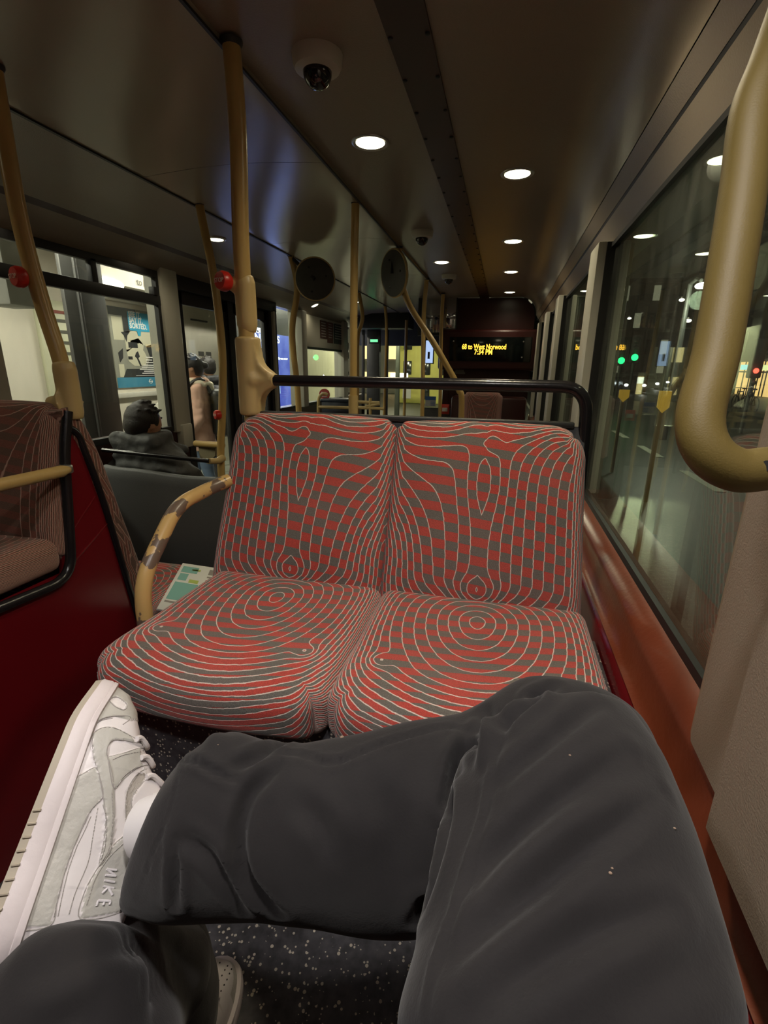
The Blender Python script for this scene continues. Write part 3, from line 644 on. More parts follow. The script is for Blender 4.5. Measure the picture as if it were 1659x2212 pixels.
fr = fillet([(-1.203, 1.162, -.135), (-1.203, 1.128, -.25), (-1.203, 1.080, -.615), (-1.203, .80, -.600), (-1.203, .60, -.600)], [0, .05, .075, .02, 0], 8)
L(MB().tube(fr, .0145, 14).obj('tube_frame', M_['blackgloss'], lu))
L(MB().tube(fillet([(-1.203, 1.125, -.26), (-1.203, 1.150, -.175), (-1.203, 1.185, -.20), (-1.203, 1.235, -.40), (-1.203, 1.318, -.92)], [0, .02, .03, .1, 0], 8), .011, 12).obj('rear_tube', M_['blackgloss'], lu))
L(MB().tube([(-1.185, 1.115, -.293), (-1.182, 1.09, -.293), (-1.18, .60, -.288)], [.010, .0165, .0165], 16).obj('armrest', M_['yellow'], lu, label='mustard folding armrest'))
L(MB().box((-1.212, 1.095, -.305), (-1.178, 1.128, -.280), .005).obj('armrest_bracket', M_['chrome'], lu))
sp = MB(); sp.prism([(1.15, -.19), (1.18, -.19), (1.33, -.93), (1.33, -1.34), (-1.0, -1.34), (-1.0, -.60), (1.07, -.60), (1.115, -.30)], (-1.205, 0, 0), (0, 1, 0), (0, 0, 1), -.03)
L(sp.obj('side_panel', M_['red'], lu, label='glossy red side panel'))
ls = MB(); ls.tube([(-1.2045, 1.10, -.485), (-1.2045, 1.212, -.398)], .0028, 8); ls.tube([(-1.2045, 1.09, -.575), (-1.2045, 1.245, -.495)], .0028, 8); L(ls.obj('panel_seams', M_['red'], lu))

ff = thing('forward_facing_aisle_seat', 'moquette seat seen edge on, backing onto the brown seat across the aisle', 'bus seat', None, (-1.66, 1.5, -1.34)); fo = V(ff.location)
outer = [onX(px, py, -1.2) for px, py in ((150, 877), (187, 916), (223, 989), (262, 1095), (295, 1185), (313, 1245), (316, 1335))]
innr = [onX(px, py, -1.2) for px, py in ((301, 1345), (256, 1197), (211, 1076), (178, 985), (158, 945), (140, 920), (128, 890))]
poly = [(p.y, p.z) for p in catmull(outer, 5)] + [(p.y, p.z) for p in catmull(innr, 5)]
def slab(x0, x1):
    cy = sum(p[0] for p in poly) / len(poly); rings = []
    for x, k in ((x0, .0), (x0, .6), (x0 - .006, .88), (x0 - .02, 1), (x1 + .02, 1), (x1, .8)):
        rg = []
        for i, (y, z) in enumerate(poly):
            j = len(poly) - 1 - i; oy, oz = poly[j]; my, mz = (y + oy) / 2, (z + oz) / 2
            rg.append(V((x, my + (y - my) * k, mz + (z - mz) * k)))
        rings.append(rg)
    mb = MB().rings(rings); me = mb.mesh('pad', 60); hs = []; 
    for v in me.vertices: 
        y, z = v.co.y, v.co.z; yy = min(outer, key=lambda p: abs(p.z - z)).y; hs.append((y - yy) / .011 + 20.3)
    set_attr(me, 'h', hs); set_attr(me, 'g', [90.] * len(hs)); set_attr(me, 's', [.5] * len(hs)); return reloc(me, fo)
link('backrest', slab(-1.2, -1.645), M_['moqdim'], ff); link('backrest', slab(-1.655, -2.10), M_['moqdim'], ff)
def place_fwd(x0, y0, z):
    return lambda x, v, t: V((x0 - x, y0 + v, z + t))
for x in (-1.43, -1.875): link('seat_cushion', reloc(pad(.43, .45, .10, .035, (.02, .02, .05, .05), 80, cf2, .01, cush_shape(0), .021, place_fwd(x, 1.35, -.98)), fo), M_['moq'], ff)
b = MB(); b.box((-2.1, 1.36, -1.34), (-1.24, 1.75, -.985), .01); L(b.obj('seat_base', M_['maroon'], ff), fo)

# newspaper
zs = -.868; pc = [onZ(395, 1218, zs), onZ(468, 1229, zs), onZ(440, 1330, zs), onZ(338, 1318, zs)]
t = thing('newspaper', 'folded newspaper lying on the moquette seat across the aisle', 'newspaper', None, pc[0]); po = pc[0]
A0, A1, A3 = pc[0], pc[1] + (pc[1] - pc[0]) * .7, pc[3]
ex, ey = (A1 - A0), (A3 - A0)
def quad(mb, u0, v0, u1, v1, z0, z1):
    P = [A0 + ex * u + ey * v - po for u, v in ((u0, v0), (u1, v0), (u1, v1), (u0, v1))]; 
    mb.add([p + V((0, 0, z0)) for p in P] + [p + V((0, 0, z1)) for p in P], [(3, 2, 1, 0), (4, 5, 6, 7), (0, 1, 5, 4), (1, 2, 6, 5), (2, 3, 7, 6), (3, 0, 4, 7)])
b = MB(); quad(b, 0, 0, 1, 1, 0, .004); quad(b, .01, .01, 1.01, 1.0, .0045, .006); b.obj('sheets', S('newsprint', (.75, .76, .70), .8), t)
for nm_, col, rs in (('teal_print', (.22, .48, .42), [(.05, .45, .42, .80), (.05, .08, .32, .22), (.06, .25, .2, .40)]), ('green_print', (.45, .55, .12), [(.25, .36, .40, .43), (.22, .12, .36, .16)]), ('grey_print', (.3, .27, .24), [(.5, .08, .95, .2), (.05, .83, .4, .86), (.5, .24, .75, .27)]), ('red_print', (.42, .2, .15), [(.5, .32, .95, .36), (.5, .40, .9, .44), (.5, .48, .95, .52), (.5, .56, .8, .6), (.5, .64, .95, .7)])):
    for r in rs: b = MB(); quad(b, *r, .0061, .0068); b.obj(nm_, S('ink_' + nm_, col, .8), t)

# grey shell seat with the man
gs = thing('grey_backed_seat', 'seat with grey plastic shell back in front of the newspaper seat', 'bus seat', None, (-1.6, 2.1, -1.34)); go = V(gs.location)
top = [onY(px, py, 2.06) for px, py in ((225, 1004), (260, 1010), (300, 1014), (340, 1020), (380, 1026), (420, 1030), (480, 1032))]
top = catmull(top, 4); rings = []
for p in top:
    k = abs((p.x + 1.6) / .4) ** 4 * .012
    rings.append([V((p.x, 2.085, p.z - .01)), V((p.x, 2.075, p.z)), V((p.x, 2.06 , p.z)), V((p.x, 2.048, p.z - .012)), V((p.x, 2.046 - k, p.z - .06)), V((p.x, 2.02, p.z - .15)), V((p.x, 2.0, p.z - .45)), V((p.x, 2.03, p.z - .62)), V((p.x, 2.09, -1.12)), V((p.x, 2.12, -1.12)), V((p.x, 2.11, p.z - .3))])
for i, r in enumerate(rings):
    pass
L(MB().rings(rings).obj('seat_shell', M_['greyshell'], gs, 50), go)
b = MB(); b.box((-2.05, 2.10, -1.14), (-1.24, 2.55, -1.02), .03); o = b.obj('seat_cushion', M_['maroon'], gs); L(o, go)
b = MB(); b.box((-2.0, 2.12, -1.34), (-1.3, 2.5, -1.14), .01); L(b.obj('seat_base', M_['dark'], gs), go)
a_, b_ = onY(222, 972, 2.13), onY(452, 996, 2.13)
t = MB().tube([a_, b_], .0105, 14).obj('black_handrail', M_['blackgloss']); tag(t, 'thin black rail behind the seated man, ending at bowed yellow pole', 'handrail')
MB().tube([b_ , onY(470, 996, 2.18), onY(480, 990, 2.24)], [.0145, .016, .02], 14).obj('end_socket', M_['yellow2'], t, label='mustard end socket')
# door guard rail
t = thing('door_guard_rail', 'short mustard rail with a panel beside the middle doors', 'handrail', None, onY(450, 960, 2.9)); o = V(t.location)
q0, q1 = onY(422, 958, 2.9) - o, onY(482, 962, 2.85) - o; MB().tube([q0, q1], .021, 14).obj('tube', M_['yellow'], t)
P = [onY(px, py, 2.9) - o for px, py in ((428, 962), (466, 964), (464, 985), (448, 1002), (432, 990))]
mb = MB(); mb.add(P + [p + V((0, .02, 0)) for p in P], [tuple(range(5)), tuple(range(9, 4, -1))] + [(k, (k + 1) % 5, 5 + (k + 1) % 5, 5 + k) for k in range(5)]); mb.obj('panel', S('khaki_panel', (.3, .26, .15)), t)

# small things further down the bus
q = onY(1040, 870, 5.2)
t = thing('rear_facing_front_seat', 'pinkish grey headrest of the seat against the dark bulkhead', 'bus seat', None, q); o = q
mb = MB(); P0, P1 = onY(1001, 846, 5.25), onY(1078, 960, 5.25); me = pad(P1.x - P0.x, .62, .08, .035, (.03, .03, .06, .06), 30, edge_field, place=lambda x, v, t_: V(((P0.x + P1.x) / 2 + x, 5.28 - t_, P0.z - .62 + v)) - o)
link('backrest', me, M_['moqfar'] if 'moqfar' in M_ else moquette('pale_far_moquette', (.30, .13, .11), (.22, .13, .11), (.5, .3, .27), .002), t)
w_ = MB(); a, b = onY(975, 855, 5.3), onY(1150, 960, 5.3); w_.box((a.x, 5.29, -1.3), (.245, 5.5, a.z), .03); w_.obj('surround', M_['maroon'], t); t.children[-1].data.transform(Matrix.Translation(-o))
# luggage pen of mustard rails with a dark box
t = thing('luggage_rack', 'low mustard rail luggage pen at the far left', 'luggage rack', None, onY(720, 880, 4.9)); o = V(t.location)
for pts in ([(688, 905), (688, 868), (692, 855), (700, 850), (708, 853)], [(688, 879), (760, 881)], [(770, 868), (820, 870)], [(770, 880), (830, 883)], [(800, 905), (800, 860)], [(790, 878), (820, 872)]):
    MB().tube([p - o for p in (catmull([onY(*q, 4.9) for q in pts], 4) if len(pts) > 2 else [onY(*q, 4.9) for q in pts])], .016, 10).obj('rail', M_['yellow2'], t)
a, b = onY(694, 862, 5.05), onY(757, 900, 5.05); q = MB().box((a.x, 5.05, b.z - .2), (b.x, 5.3, a.z), .012).obj('storage_box', S('navy_box', (.012, .018, .035), .45)); tag(q, 'dark navy box inside the mustard luggage pen', 'box')
MB().box((a.x - .008, 5.04, a.z - .03), (b.x + .008, 5.31, a.z + .004), .008).obj('lid', S('navy_box', (.012, .018, .035)), q)
p = onY(701, 852, 5.2); q = MB().lathe([(.001, -.01), (.06, -.01), (.06, .01), (.001, .01)], p, (0, 1, 0), 24).obj('round_sign', S('sign_red', (.45, .06, .05))); tag(q, 'small red and white round sign above navy box', 'sign')
for k in range(3): MB().box((p.x - .035, p.y - .0125, p.z - .025 + k * .022), (p.x + .03, p.y - .0102, p.z - .017 + k * .022)).obj('printed_line', S('printwhite', (.7, .7, .66)), q)
# monitor, notices near the front
def flat(name, label, cat, px0, py0, px1, py1, y, m, th=.012):
    a, b = onY(px0, py0, y), onY(px1, py1, y); q = MB().box((a.x, y, b.z), (b.x, y + th, a.z), .002).obj(name, m); return tag(q, label, cat), a, b
q, a, b = flat('monitor', 'pale blue monitor screen left of the amber display', 'screen', 919, 734, 936, 786, 5.35, M_['black'], .04)
q.data.transform(Matrix.Translation((0, 0, 0))); MB().box((a.x + .008, 5.345, b.z + .008), (b.x - .008, 5.351, a.z - .008)).obj('screen', emis('monitor_glow', (.45, .6, .9), 1.0), q)
MB().box((a.x + .03, 5.343, b.z + .05), (b.x - .04, 5.3455, b.z + .12)).obj('picture_detail', S('screen_dark', (.08, .1, .16)), q)
q, a, b = flat('notice', 'blue and white notice on the glass screen near the driver', 'notice', 919, 856, 941, 878, 5.5, S('notice_white', (.6, .62, .66)), .006)
MB().box((a.x, 5.495, a.z - .04), (b.x, 5.501, a.z)).obj('blue_band', S('notice_blue', (.05, .14, .42)), q)
l = MB(); [l.box((a.x + .06, 5.496, b.z + .01 + k * .012), (b.x - .008, 5.5, b.z + .015 + k * .012)) for k in range(4)]; l.obj('printed_lines', S('notice_blue', (.05, .14, .42)), q)
q, a, b = flat('leaflet', 'red leaflet beside the driver bulkhead', 'leaflet', 952, 873, 970, 895, 5.5, S('leaflet_red', (.6, .06, .04)), .006)
MB().box((a.x + .02, 5.495, b.z + .03), (b.x - .02, 5.501, b.z + .07)).obj('pale_print', S('printwhite', (.7, .7, .66)), q)
# assault screen of the driver and angled mirror window
q, a, b = flat('driver_screen_panel', 'dark base panel left of the driver bulkhead', 'panel', 912, 880, 985, 960, 5.56, S('panel_dark', (.03, .03, .028)), .03)
q, a, b = flat('trim_mirror_frame', 'x', 'x', 905, 622, 985, 725, 5.60, M_['dark'], .03); q['kind'] = 'structure'; del q['category']; q['label'] = 'dark frame of the stair mirror'
m = MB(); m.box((a.x + .06, 5.585, b.z + .03), (b.x - .01, 5.599, a.z - .09), .002); m.obj('mirror_glass', mat('mirror_glass', (.55, .56, .6), .06, 1), q)

# windscreen end of the bus
mb = MB(); FYY = 7.62
mb.box((LX - .1, FYY, -1.34), (GX, FYY + .1, -.75)); mb.box((LX - .1, FYY, .30), (GX, FYY + .1, .78), .02)
struct('wall_windscreen', mb, M_['dark'], 'dark frame round the windscreen')
w = struct('window_9', MB().box((LX, FYY + .02, -.75), (GX, FYY + .026, .30)), M_['glassL'], 'windscreen', 0)
a = onY(808, 700, 7.2); mb = MB(); mb.box((a.x - .11, 7.2, -1.34), (a.x + .09, 7.28, .50), .02); struct('trim_door_post', mb, M_['dark'])
for px in (786, 838): x = onY(px, 700, 7.25).x; struct('trim_door_post', MB().box((x - .02, 7.2, -1.34), (x + .02, 7.24, .5), .004), M_['black'])
a, b = onY(800, 733, 7.19), onY(816, 739, 7.19); q = MB().box((a.x, 7.185, b.z), (b.x, 7.2, a.z), .002).obj('door_indicator', emis('green_glow', (.2, .9, .4), 1.2)); tag(q, 'small green lit strip on the dark front door post', 'indicator light')
MB().box((a.x - .02, 7.192, b.z - .02), (b.x + .02, 7.199, a.z + .02), .002).obj('housing', M_['black'], q)
x = onY(980, 700, 5.63).x; struct('wall_stair', MB().box((-.66, 5.62, -1.34), (-.60, 7.62, .70)), M_['maroon'])

# ------------------------------------------------------------------ THE VIEWER'S LEGS
def edge_rings(st, k, n=40, K=.97):
    """st: (px edge a, px edge b, depth, ratio)"""
    A = [at(*s[0], s[2]) for s in st]; B = [at(*s[1], s[2]) for s in st]; Cn = [(a + b) / 2 for a, b in zip(A, B)]; rs = []
    for i in range(len(st)):
        T = (Cn[min(i + 1, len(st) - 1)] - Cn[max(0, i - 1)]).normalized(); a = (A[i] - B[i]) / 2 * K; q = st[i][3] if len(st[i]) > 3 else k
        b = T.cross(a).normalized() * a.length * q
        rs.append([Cn[i] + a * math.cos(2 * PI * j / n) + b * math.sin(2 * PI * j / n) for j in range(n)])
    return rs
def ringat(c, T, r, up=V((0, 0, 1)), n=40, rz=None):
    T = V(T).normalized(); a = (V(up) - T * V(up).dot(T)).normalized(); b = T.cross(a); rz = rz or r
    return [V(c) + a * rz * math.cos(2 * PI * j / n) + b * r * math.sin(2 * PI * j / n) for j in range(n)]
mb = MB()
# right thigh
th = edge_rings([((835, 2230), (1625, 2230), .275), ((893, 2010), (1565, 2030), .31), ((940, 1830), (1490, 1790), .35), ((985, 1690), (1432, 1655), .385), ((1035, 1575), (1375, 1560), .42)], .80)
mb.rings([ringat((.09, -.16, -.43), (0, 1, .1), .10), ringat((.08, -.05, -.42), (0, 1, .1), .105), ringat((.07, .08, -.395), (0, 1, .2), .102)] + th)
mb.ell(at(1220, 1612, .445), (.080, .060, .062)); mb.cap2(at(1180, 1600, .45), .058, at(1060, 1690, .455), .064, 24)
# right shin
sh_ = edge_rings([((1120, 1508), (1060, 1760), .452), ((1010, 1545), (985, 1960), .45), ((900, 1560), (890, 2000), .445), ((780, 1585), (770, 1995), .445), ((660, 1604), (650, 1985), .45), ((590, 1612), (580, 1980), .455), ((520, 1592), (500, 1978), .46), ((475, 1578), (425, 1978), .465), ((440, 1597), (365, 1968), .472, .66), ((407, 1632), (306, 1958), .478, .62), ((392, 1642), (280, 1956), .48, .54)], .72)
mb.rings(sh_)
# left thigh, knee and shin
kn = at(262, 2118, .575)
mb.rings([ringat((-.13, -.16, -.46), (-.2, 1, -.3), .10), ringat((-.17, -.03, -.49), (-.4, 1, -.5), .10), ringat((-.27, .13, -.57), (-.6, 1, -.6), .095), ringat(kn + V((.02, -.05, .03)), (-.5, 1, -.6), .088), ringat(kn + V((-.01, .01, -.015)), (-.4, .8, -.9), .070)])
mb.ell(kn, (.083, .083, .078)); mb.ell(at(165, 2120, .515), (.085, .06, .070)); mb.ell(at(150, 2160, .41), (.068, .045, .060)); mb.cap2(at(150, 2160, .42), .055, at(255, 2110, .50), .06); mb.cap2(at(255, 2110, .50), .06, at(350, 2110, .545), .055); mb.ell(at(30, 2240, .40), (.06, .05, .055))
lk = V((-.392, .345, -.88))
mb.cap2(kn + V((.012, .02, -.02)), .078, kn.lerp(lk, .5) + V((.02, .01, 0)), .078, 24); mb.tube([kn.lerp(lk, .35) + V((.02, .01, 0)), kn.lerp(lk, .7) + V((.015, .01, 0)), lk], [.078, .076, .078], 32)
# seat of the trousers
mb.rings([ringat((.14, -.22, -.43), (-1, 0, 0), .11, rz=.10), ringat((.0, -.24, -.43), (-1, 0, 0), .13, rz=.11), ringat((-.15, -.22, -.45), (-1, 0, 0), .11, rz=.10)])
mb.rings([ringat((0, -.26, -.42), (0, -.2, 1), .12, up=(1, 0, 0), rz=.17), ringat((0, -.30, -.26), (0, -.1, 1), .12, up=(1, 0, 0), rz=.16)])
me = remesh(mb, .0042, 26, .6)
def folds(me, specs):
    bvh = BVHTree.FromPolygons([v.co for v in me.vertices], [p.vertices for p in me.polygons])
    me.update(); nrm = [v.normal.copy() for v in me.vertices]; disp = [0.0] * len(me.vertices)
    from mathutils.kdtree import KDTree
    for pts, amp, sig in specs:
        P = catmull([V((x, y, 0)) for x, y in pts], 14); hit = []
        for i, p in enumerate(P):
            h = bvh.ray_cast(V((0, 0, 0)), ray(p.x, p.y).normalized())
            if h[0]: hit.append((h[0], math.sin(PI * min(1, max(0.0, (i + 1.5) / (len(P) + 2)))) ** .5))
        if not hit: continue
        amp *= 1.35
        kd = KDTree(len(hit)); [kd.insert(h[0], i) for i, h in enumerate(hit)]; kd.balance()
        lo = V([min(h[0][k] for h in hit) - 4 * sig for k in range(3)]); hi = V([max(h[0][k] for h in hit) + 4 * sig for k in range(3)])
        for i, v in enumerate(me.vertices):
            c = v.co
            if c.x < lo.x or c.y < lo.y or c.z < lo.z or c.x > hi.x or c.y > hi.y or c.z > hi.z: continue
            _, j, d = kd.find(c)
            if d < 3.5 * sig: disp[i] += amp * hit[j][1] * (math.exp(-(d / sig) ** 2) - .38 * math.exp(-((d - 1.9 * sig) / sig) ** 2))
    for i, v in enumerate(me.vertices):
        c = v.co; w = (noise.noise(c * 9) * .0035 + noise.noise(c * 22 + V((5, 1, 2))) * .0014)
        v.co = c + nrm[i] * (disp[i] + w)
FOLD = [
 ([(1290, 1520), (1257, 1545), (1156, 1623), (1075, 1695)], -.0045, .006), ([(1353, 1623), (1220, 1714), (1092, 1820), (1019, 1905)], -.0055, .0065),
 ([(1430, 1710), (1312, 1801), (1184, 1897), (1074, 1984), (973, 2080)], -.0055, .0065), ([(1449, 1961), (1302, 2007), (1174, 2080), (1014, 2205)], -.0045, .0065),
 ([(1193, 1481), (1140, 1515), (1078, 1568)], -.007, .006), ([(1400, 1655), (1330, 1690), (1260, 1740)], -.003, .008),
 ([(1048, 1535), (1040, 1590), (1000, 1640), (985, 1700), (965, 1800), (938, 1900), (905, 1990)], -.010, .007),
 ([(1062, 1595), (1051, 1696), (1014, 1838), (978, 1957), (941, 2080), (914, 2195)], .0018, .0022), ([(1076, 1595), (1066, 1696), (1030, 1838), (994, 1957), (957, 2080), (930, 2195)], -.0012, .002),
 ([(366, 1653), (419, 1643), (461, 1664), (508, 1687)], -.004, .003), ([(571, 1643), (605, 1628), (655, 1630), (714, 1647), (782, 1626), (866, 1596), (959, 1571), (1010, 1579)], -.0034, .0026),
 ([(640, 1604), (600, 1609), (541, 1638), (503, 1655)], -.006, .006), ([(596, 1659), (541, 1714), (518, 1778), (516, 1841), (529, 1896), (563, 1942), (596, 1976)], -.008, .006),
 ([(385, 1807), (444, 1845), (487, 1904), (520, 1976)], -.005, .006), ([(377, 1820), (379, 1904), (377, 1963)], -.005, .004), ([(655, 1735), (697, 1790), (715, 1840)], -.004, .009), ([(820, 1700), (850, 1790), (845, 1880)], -.003, .012),
 ([(1010, 1590), (985, 1650), (975, 1700)], -.006, .005), ([(1030, 1560), (1062, 1580), (1040, 1640)], .006, .006),
 ([(388, 1655), (372, 1730), (330, 1850), (292, 1955)], -.0012, .0018),
 ([(470, 1600), (440, 1585), (400, 1640)], .003, .008), ([(60, 2110), (180, 2060), (330, 2050), (420, 2090)], -.005, .012), ([(200, 1985), (290, 2000), (380, 2040)], -.004, .008), ([(120, 2212), (250, 2130), (400, 2110)], -.003, .014), ([(1560, 2050), (1450, 2120), (1330, 2205)], -.003, .01)]
folds(me, FOLD)
viewer = thing('person', 'person in black trousers and white grey sneakers, legs crossed in the foreground', 'person', None, (0, -.25, -.53)); vo = V(viewer.location)
trousers = link('trousers', reloc(me, vo), M_['denim'], viewer)

# ---- sneakers
SOLE = mat('aged_white_rubber', (.66, .60, .60), .5, nscale=14, namt=.1, bump=.2, bscale=90)
OUTS = mat('tan_outsole_rubber', (.40, .35, .27), .6, nscale=20, namt=.15)
LEA = mat('white_leather', (.70, .665, .665), .42, nscale=12, namt=.06, bump=.25, bscale=70)
GRE = mat('light_grey_leather', (.47, .46, .42), .5, nscale=18, namt=.1, bump=.3, bscale=150)
LIN = mat('beige_grey_lining', (.40, .37, .33), .85, bump=.5, bscale=500)
def interp(tab, u):
    for (a, x), (b, y) in zip(tab, tab[1:]):
        if u <= b: t = (u - a) / (b - a); t = t * t * (3 - 2 * t) * .5 + t * .5; return x + (y - x) * t
    return tab[-1][1]
Lh = .275
WID = [(Lh * i / 60, .046 * (max(0, 1 - (abs(i / 60 - .55) / .55) ** 3.6) if i < 33 else max(0, 1 - ((i / 60 - .55) / .45) ** 2.9)) ** .5 * (1 - .18 * math.exp(-((i / 60 - .30) / .2) ** 2) - .12 * (1 - i / 60)) + .002) for i in range(61)]
TOP = [(0, .085), (.015, .118), (.05, .124), (.075, .125), (.10, .150), (.125, .152), (.15, .132), (.185, .102), (.215, .082), (.24, .070), (.26, .056), (.275, .032)]
def upper_pt(u, a, off=0):       # a 0..1 around the arch from lateral to medial
    w = interp(WID, u) - .003; h = interp(TOP, u) ; z0 = .020; ang = PI * a
    e = .62 if u > .17 else .72
    cx, sz = math.cos(ang), math.sin(ang)
    x = w * (abs(cx) ** e) * (1 if cx > 0 else -1); z = z0 + (h - z0) * (sz ** .78 if sz > 0 else 0)
    if .06 < u < .2: x *= 1 - .45 * smooth01((z - .055) / .08)
    elif u <= .06: x *= 1 - .18 * smooth01((z - .05) / .05)
    return V((x, u, z))
def build_shoe(parent, M, off, panels=None, perforated=False):
    nu, na = 210, 150; vs = [upper_pt(.004 + (Lh - .008) * i / nu, j / na) for i in range(nu + 1) for j in range(na + 1)]
    fs = [(i * (na + 1) + j, i * (na + 1) + j + 1, (i + 1) * (na + 1) + j + 1, (i + 1) * (na + 1) + j) for i in range(nu) for j in range(na)]
    def inp(P, x, y):
        c = False; j = len(P) - 1
        for i in range(len(P)):
            if (P[i][1] > y) != (P[j][1] > y) and x < (P[j][0] - P[i][0]) * (y - P[i][1]) / (P[j][1] - P[i][1]) + P[i][0]: c = not c
            j = i
        return c
    me = bpy.data.meshes.new('upper'); me.from_pydata([tuple(v) for v in vs], [], fs)
    mi = [0] * len(fs); hgt = [0.0] * len(vs)
    if panels:
        bv = BVHTree.FromPolygons([M @ v for v in vs], fs); Mi = M.inverted(); loc = []
        for poly, m, hh in panels:
            Q = []
            for x, y in poly:
                d = ray(x / 3.686, 1440 + y / 3.686).normalized(); h = bv.ray_cast(V((0, 0, 0)), d)
                if h[0]: q = Mi @ h[0]; Q.append((q.y, q.z))
                else: h = bv.find_nearest(d * (M @ V((.03, .13, .06))).length); q = Mi @ h[0]; Q.append((q.y, q.z))
            if not loc: Q += [(Lh + .01, .16), (Lh + .01, -.02), (Q[0][0], -.02)]      # toe overlay runs to the tip
            loc.append((Q, m, hh))
        for k, v in enumerate(vs):
            for Q, m, hh in loc:
                if inp(Q, v.y, v.z): hgt[k] = max(hgt[k], hh) if hh > 0 else hh
        for k, f in enumerate(fs):
            c = sum((vs[i] for i in f), V()) / 4
            for Q, m, hh in loc:
                if inp(Q, c.y, c.z): mi[k] = m
    else:
        for k, f in enumerate(fs):
            c = sum((vs[i] for i in f), V()) / 4
            if c.y > .225 and c.z < .052 or c.y < .06 and c.z > .05 or (.10 < c.y < .20 and c.z > .075): mi[k] = 1
    me.update(); nr = [v.normal.copy() for v in me.vertices]
    for k, v in enumerate(me.vertices):
        v.co = v.co + nr[k] * (hgt[k] * (1 if nr[k].dot(v.co - V((0, v.co.y, .04))) > 0 else -1) + noise.noise(v.co * 60) * .0006)
    me.polygons.foreach_set('material_index', mi); me.polygons.foreach_set('use_smooth', [True] * len(fs)); me.transform(M)
    up = link('upper', reloc(me, off), [LEA, GRE, LIN], parent)
    # sole: rings over height
    def outline(z, e):
        R = []
        for i in range(90):
            t = i / 90 * 2; s = 1 if t < 1 else -1; q = t if t < 1 else 2 - t; q = (1 - math.cos(PI * q)) / 2; u = q * Lh
            R.append(M @ V(((interp(WID, u) + e) * s, -e + q * (Lh + 2 * e) + .0, z * (1 - .22 * q) + .010 * smooth01((q - .75) / .25))))
        return R
    o1 = MB().rings([outline(.008, .0035), outline(.011, .0045), outline(.024, .004), outline(.0272, .003), outline(.0280, .0035), outline(.0340, .0025), outline(.035, -.002)]).obj('midsole', SOLE, parent, 50, label='off-white rubber midsole')
    o1.data.transform(Matrix.Translation(-off))
    o2 = MB().rings([outline(0, -.001), outline(0, .002), outline(.009, .0038), outline(.0092, .001)]).obj('outsole', OUTS, parent, 50, label='tan rubber outsole'); o2.data.transform(Matrix.Translation(-off))
    for s in (1, -1):
        g = MB()
        for i in range(9): u = .03 + i * .0115; g.tube([M @ V(((interp(WID, u) + .0040) * s, u, .001)), M @ V(((interp(WID, u) + .0052) * s, u + .001, .0085))], .0011, 6)
        o3 = g.obj('tread_ridges', OUTS, parent); o3.data.transform(Matrix.Translation(-off)); o3['kind'] = 'stuff'
    # laces across the instep
    lc = MB()
    for i in range(5):
        u = .130 + i * .019; P = []
        for k in range(13):
            a = .28 + .44 * k / 12; p = upper_pt(u + .003 * math.sin(k), a); P.append(M @ (p + V((0, 0, .0035 + .0015 * math.sin(PI * k / 12)))))
        lc.tube(P, .0030, 8)
    o4 = lc.obj('laces', LEA, parent); o4.data.transform(Matrix.Translation(-off))
    # stitching
    if perforated:
        hl = MB()
        for i in range(6):
            for j in range(5):
                u = .205 + i * .0095; a = .32 + j * .09; p = upper_pt(u, a); q = upper_pt(u + .001, a); n = (p - V((0, p.y, .02))).normalized()
                hl.lathe([(.0012, .0012), (.001, .0002), (.0001, .0001)], M @ (p + n * .0004), (M.to_3x3() @ n), 8)
        o5 = hl.obj('perforations', M_['black'], parent); o5.data.transform(Matrix.Translation(-off))
    return up
A, B, K = at(-62, 2095, .41), at(190, 1474, .575), at(300, 1800, .47)
u = (B - A).normalized(); w0 = -at(190, 1760, .5).normalized(); w0 = (w0 - u * w0.dot(u)).normalized(); v_ = u.cross(w0)
if v_.dot(K - A) < 0: v_ = -v_
PH = math.radians(1); w_ = w0 * math.cos(PH) - v_ * math.sin(PH); v_ = v_ * math.cos(PH) + w0 * math.sin(PH)
sc = (B - A).length / Lh
M = Matrix.Translation(A) @ Matrix(((w_.x, u.x, v_.x), (w_.y, u.y, v_.y), (w_.z, u.z, v_.z))).to_4x4() @ Matrix.Scale(sc * 1.0, 4)
print('shoe scale', sc, 'det', M.determinant())
PAN = [
 ([(585, 680), (605, 610), (690, 515), (780, 432), (900, 392), (1030, 425)], 1, .0012), ([(862, 262), (930, 240), (1010, 300), (985, 345), (915, 318)], 0, -.0004),
 ([(860, 720), (980, 690), (1120, 650), (1230, 690), (1330, 770), (1130, 790), (1000, 860), (915, 975), (880, 860)], 1, .0012),
 ([(480, 940), (640, 865), (760, 805), (800, 900), (822, 1030), (760, 1100), (700, 1180), (600, 1400), (520, 1620), (460, 1850), (400, 2060), (120, 2080), (220, 1800), (290, 1640), (370, 1350), (440, 1080)], 1, .0012),
 ([(1000, 1335), (1040, 1400), (1010, 1600), (980, 1800), (960, 1950), (640, 2010), (680, 1780), (800, 1570), (900, 1425)], 1, .0012),
 ([(1260, 785), (1100, 850), (1010, 1000), (1000, 1200), (1020, 1330), (1060, 1200), (1050, 1050), (1140, 920), (1320, 800)], 2, -.0012),
 ([(735, 600), (750, 530), (810, 490), (900, 486), (1010, 535), (1130, 610), (990, 585), (905, 583), (862, 625), (852, 700), (880, 800), (905, 950), (912, 1200), (890, 1400), (870, 1480), (790, 1580), (825, 1400), (843, 1200), (815, 1000), (780, 830), (745, 720)], 1, .0024)]
shoe_up = build_shoe(viewer, M, vo, PAN)
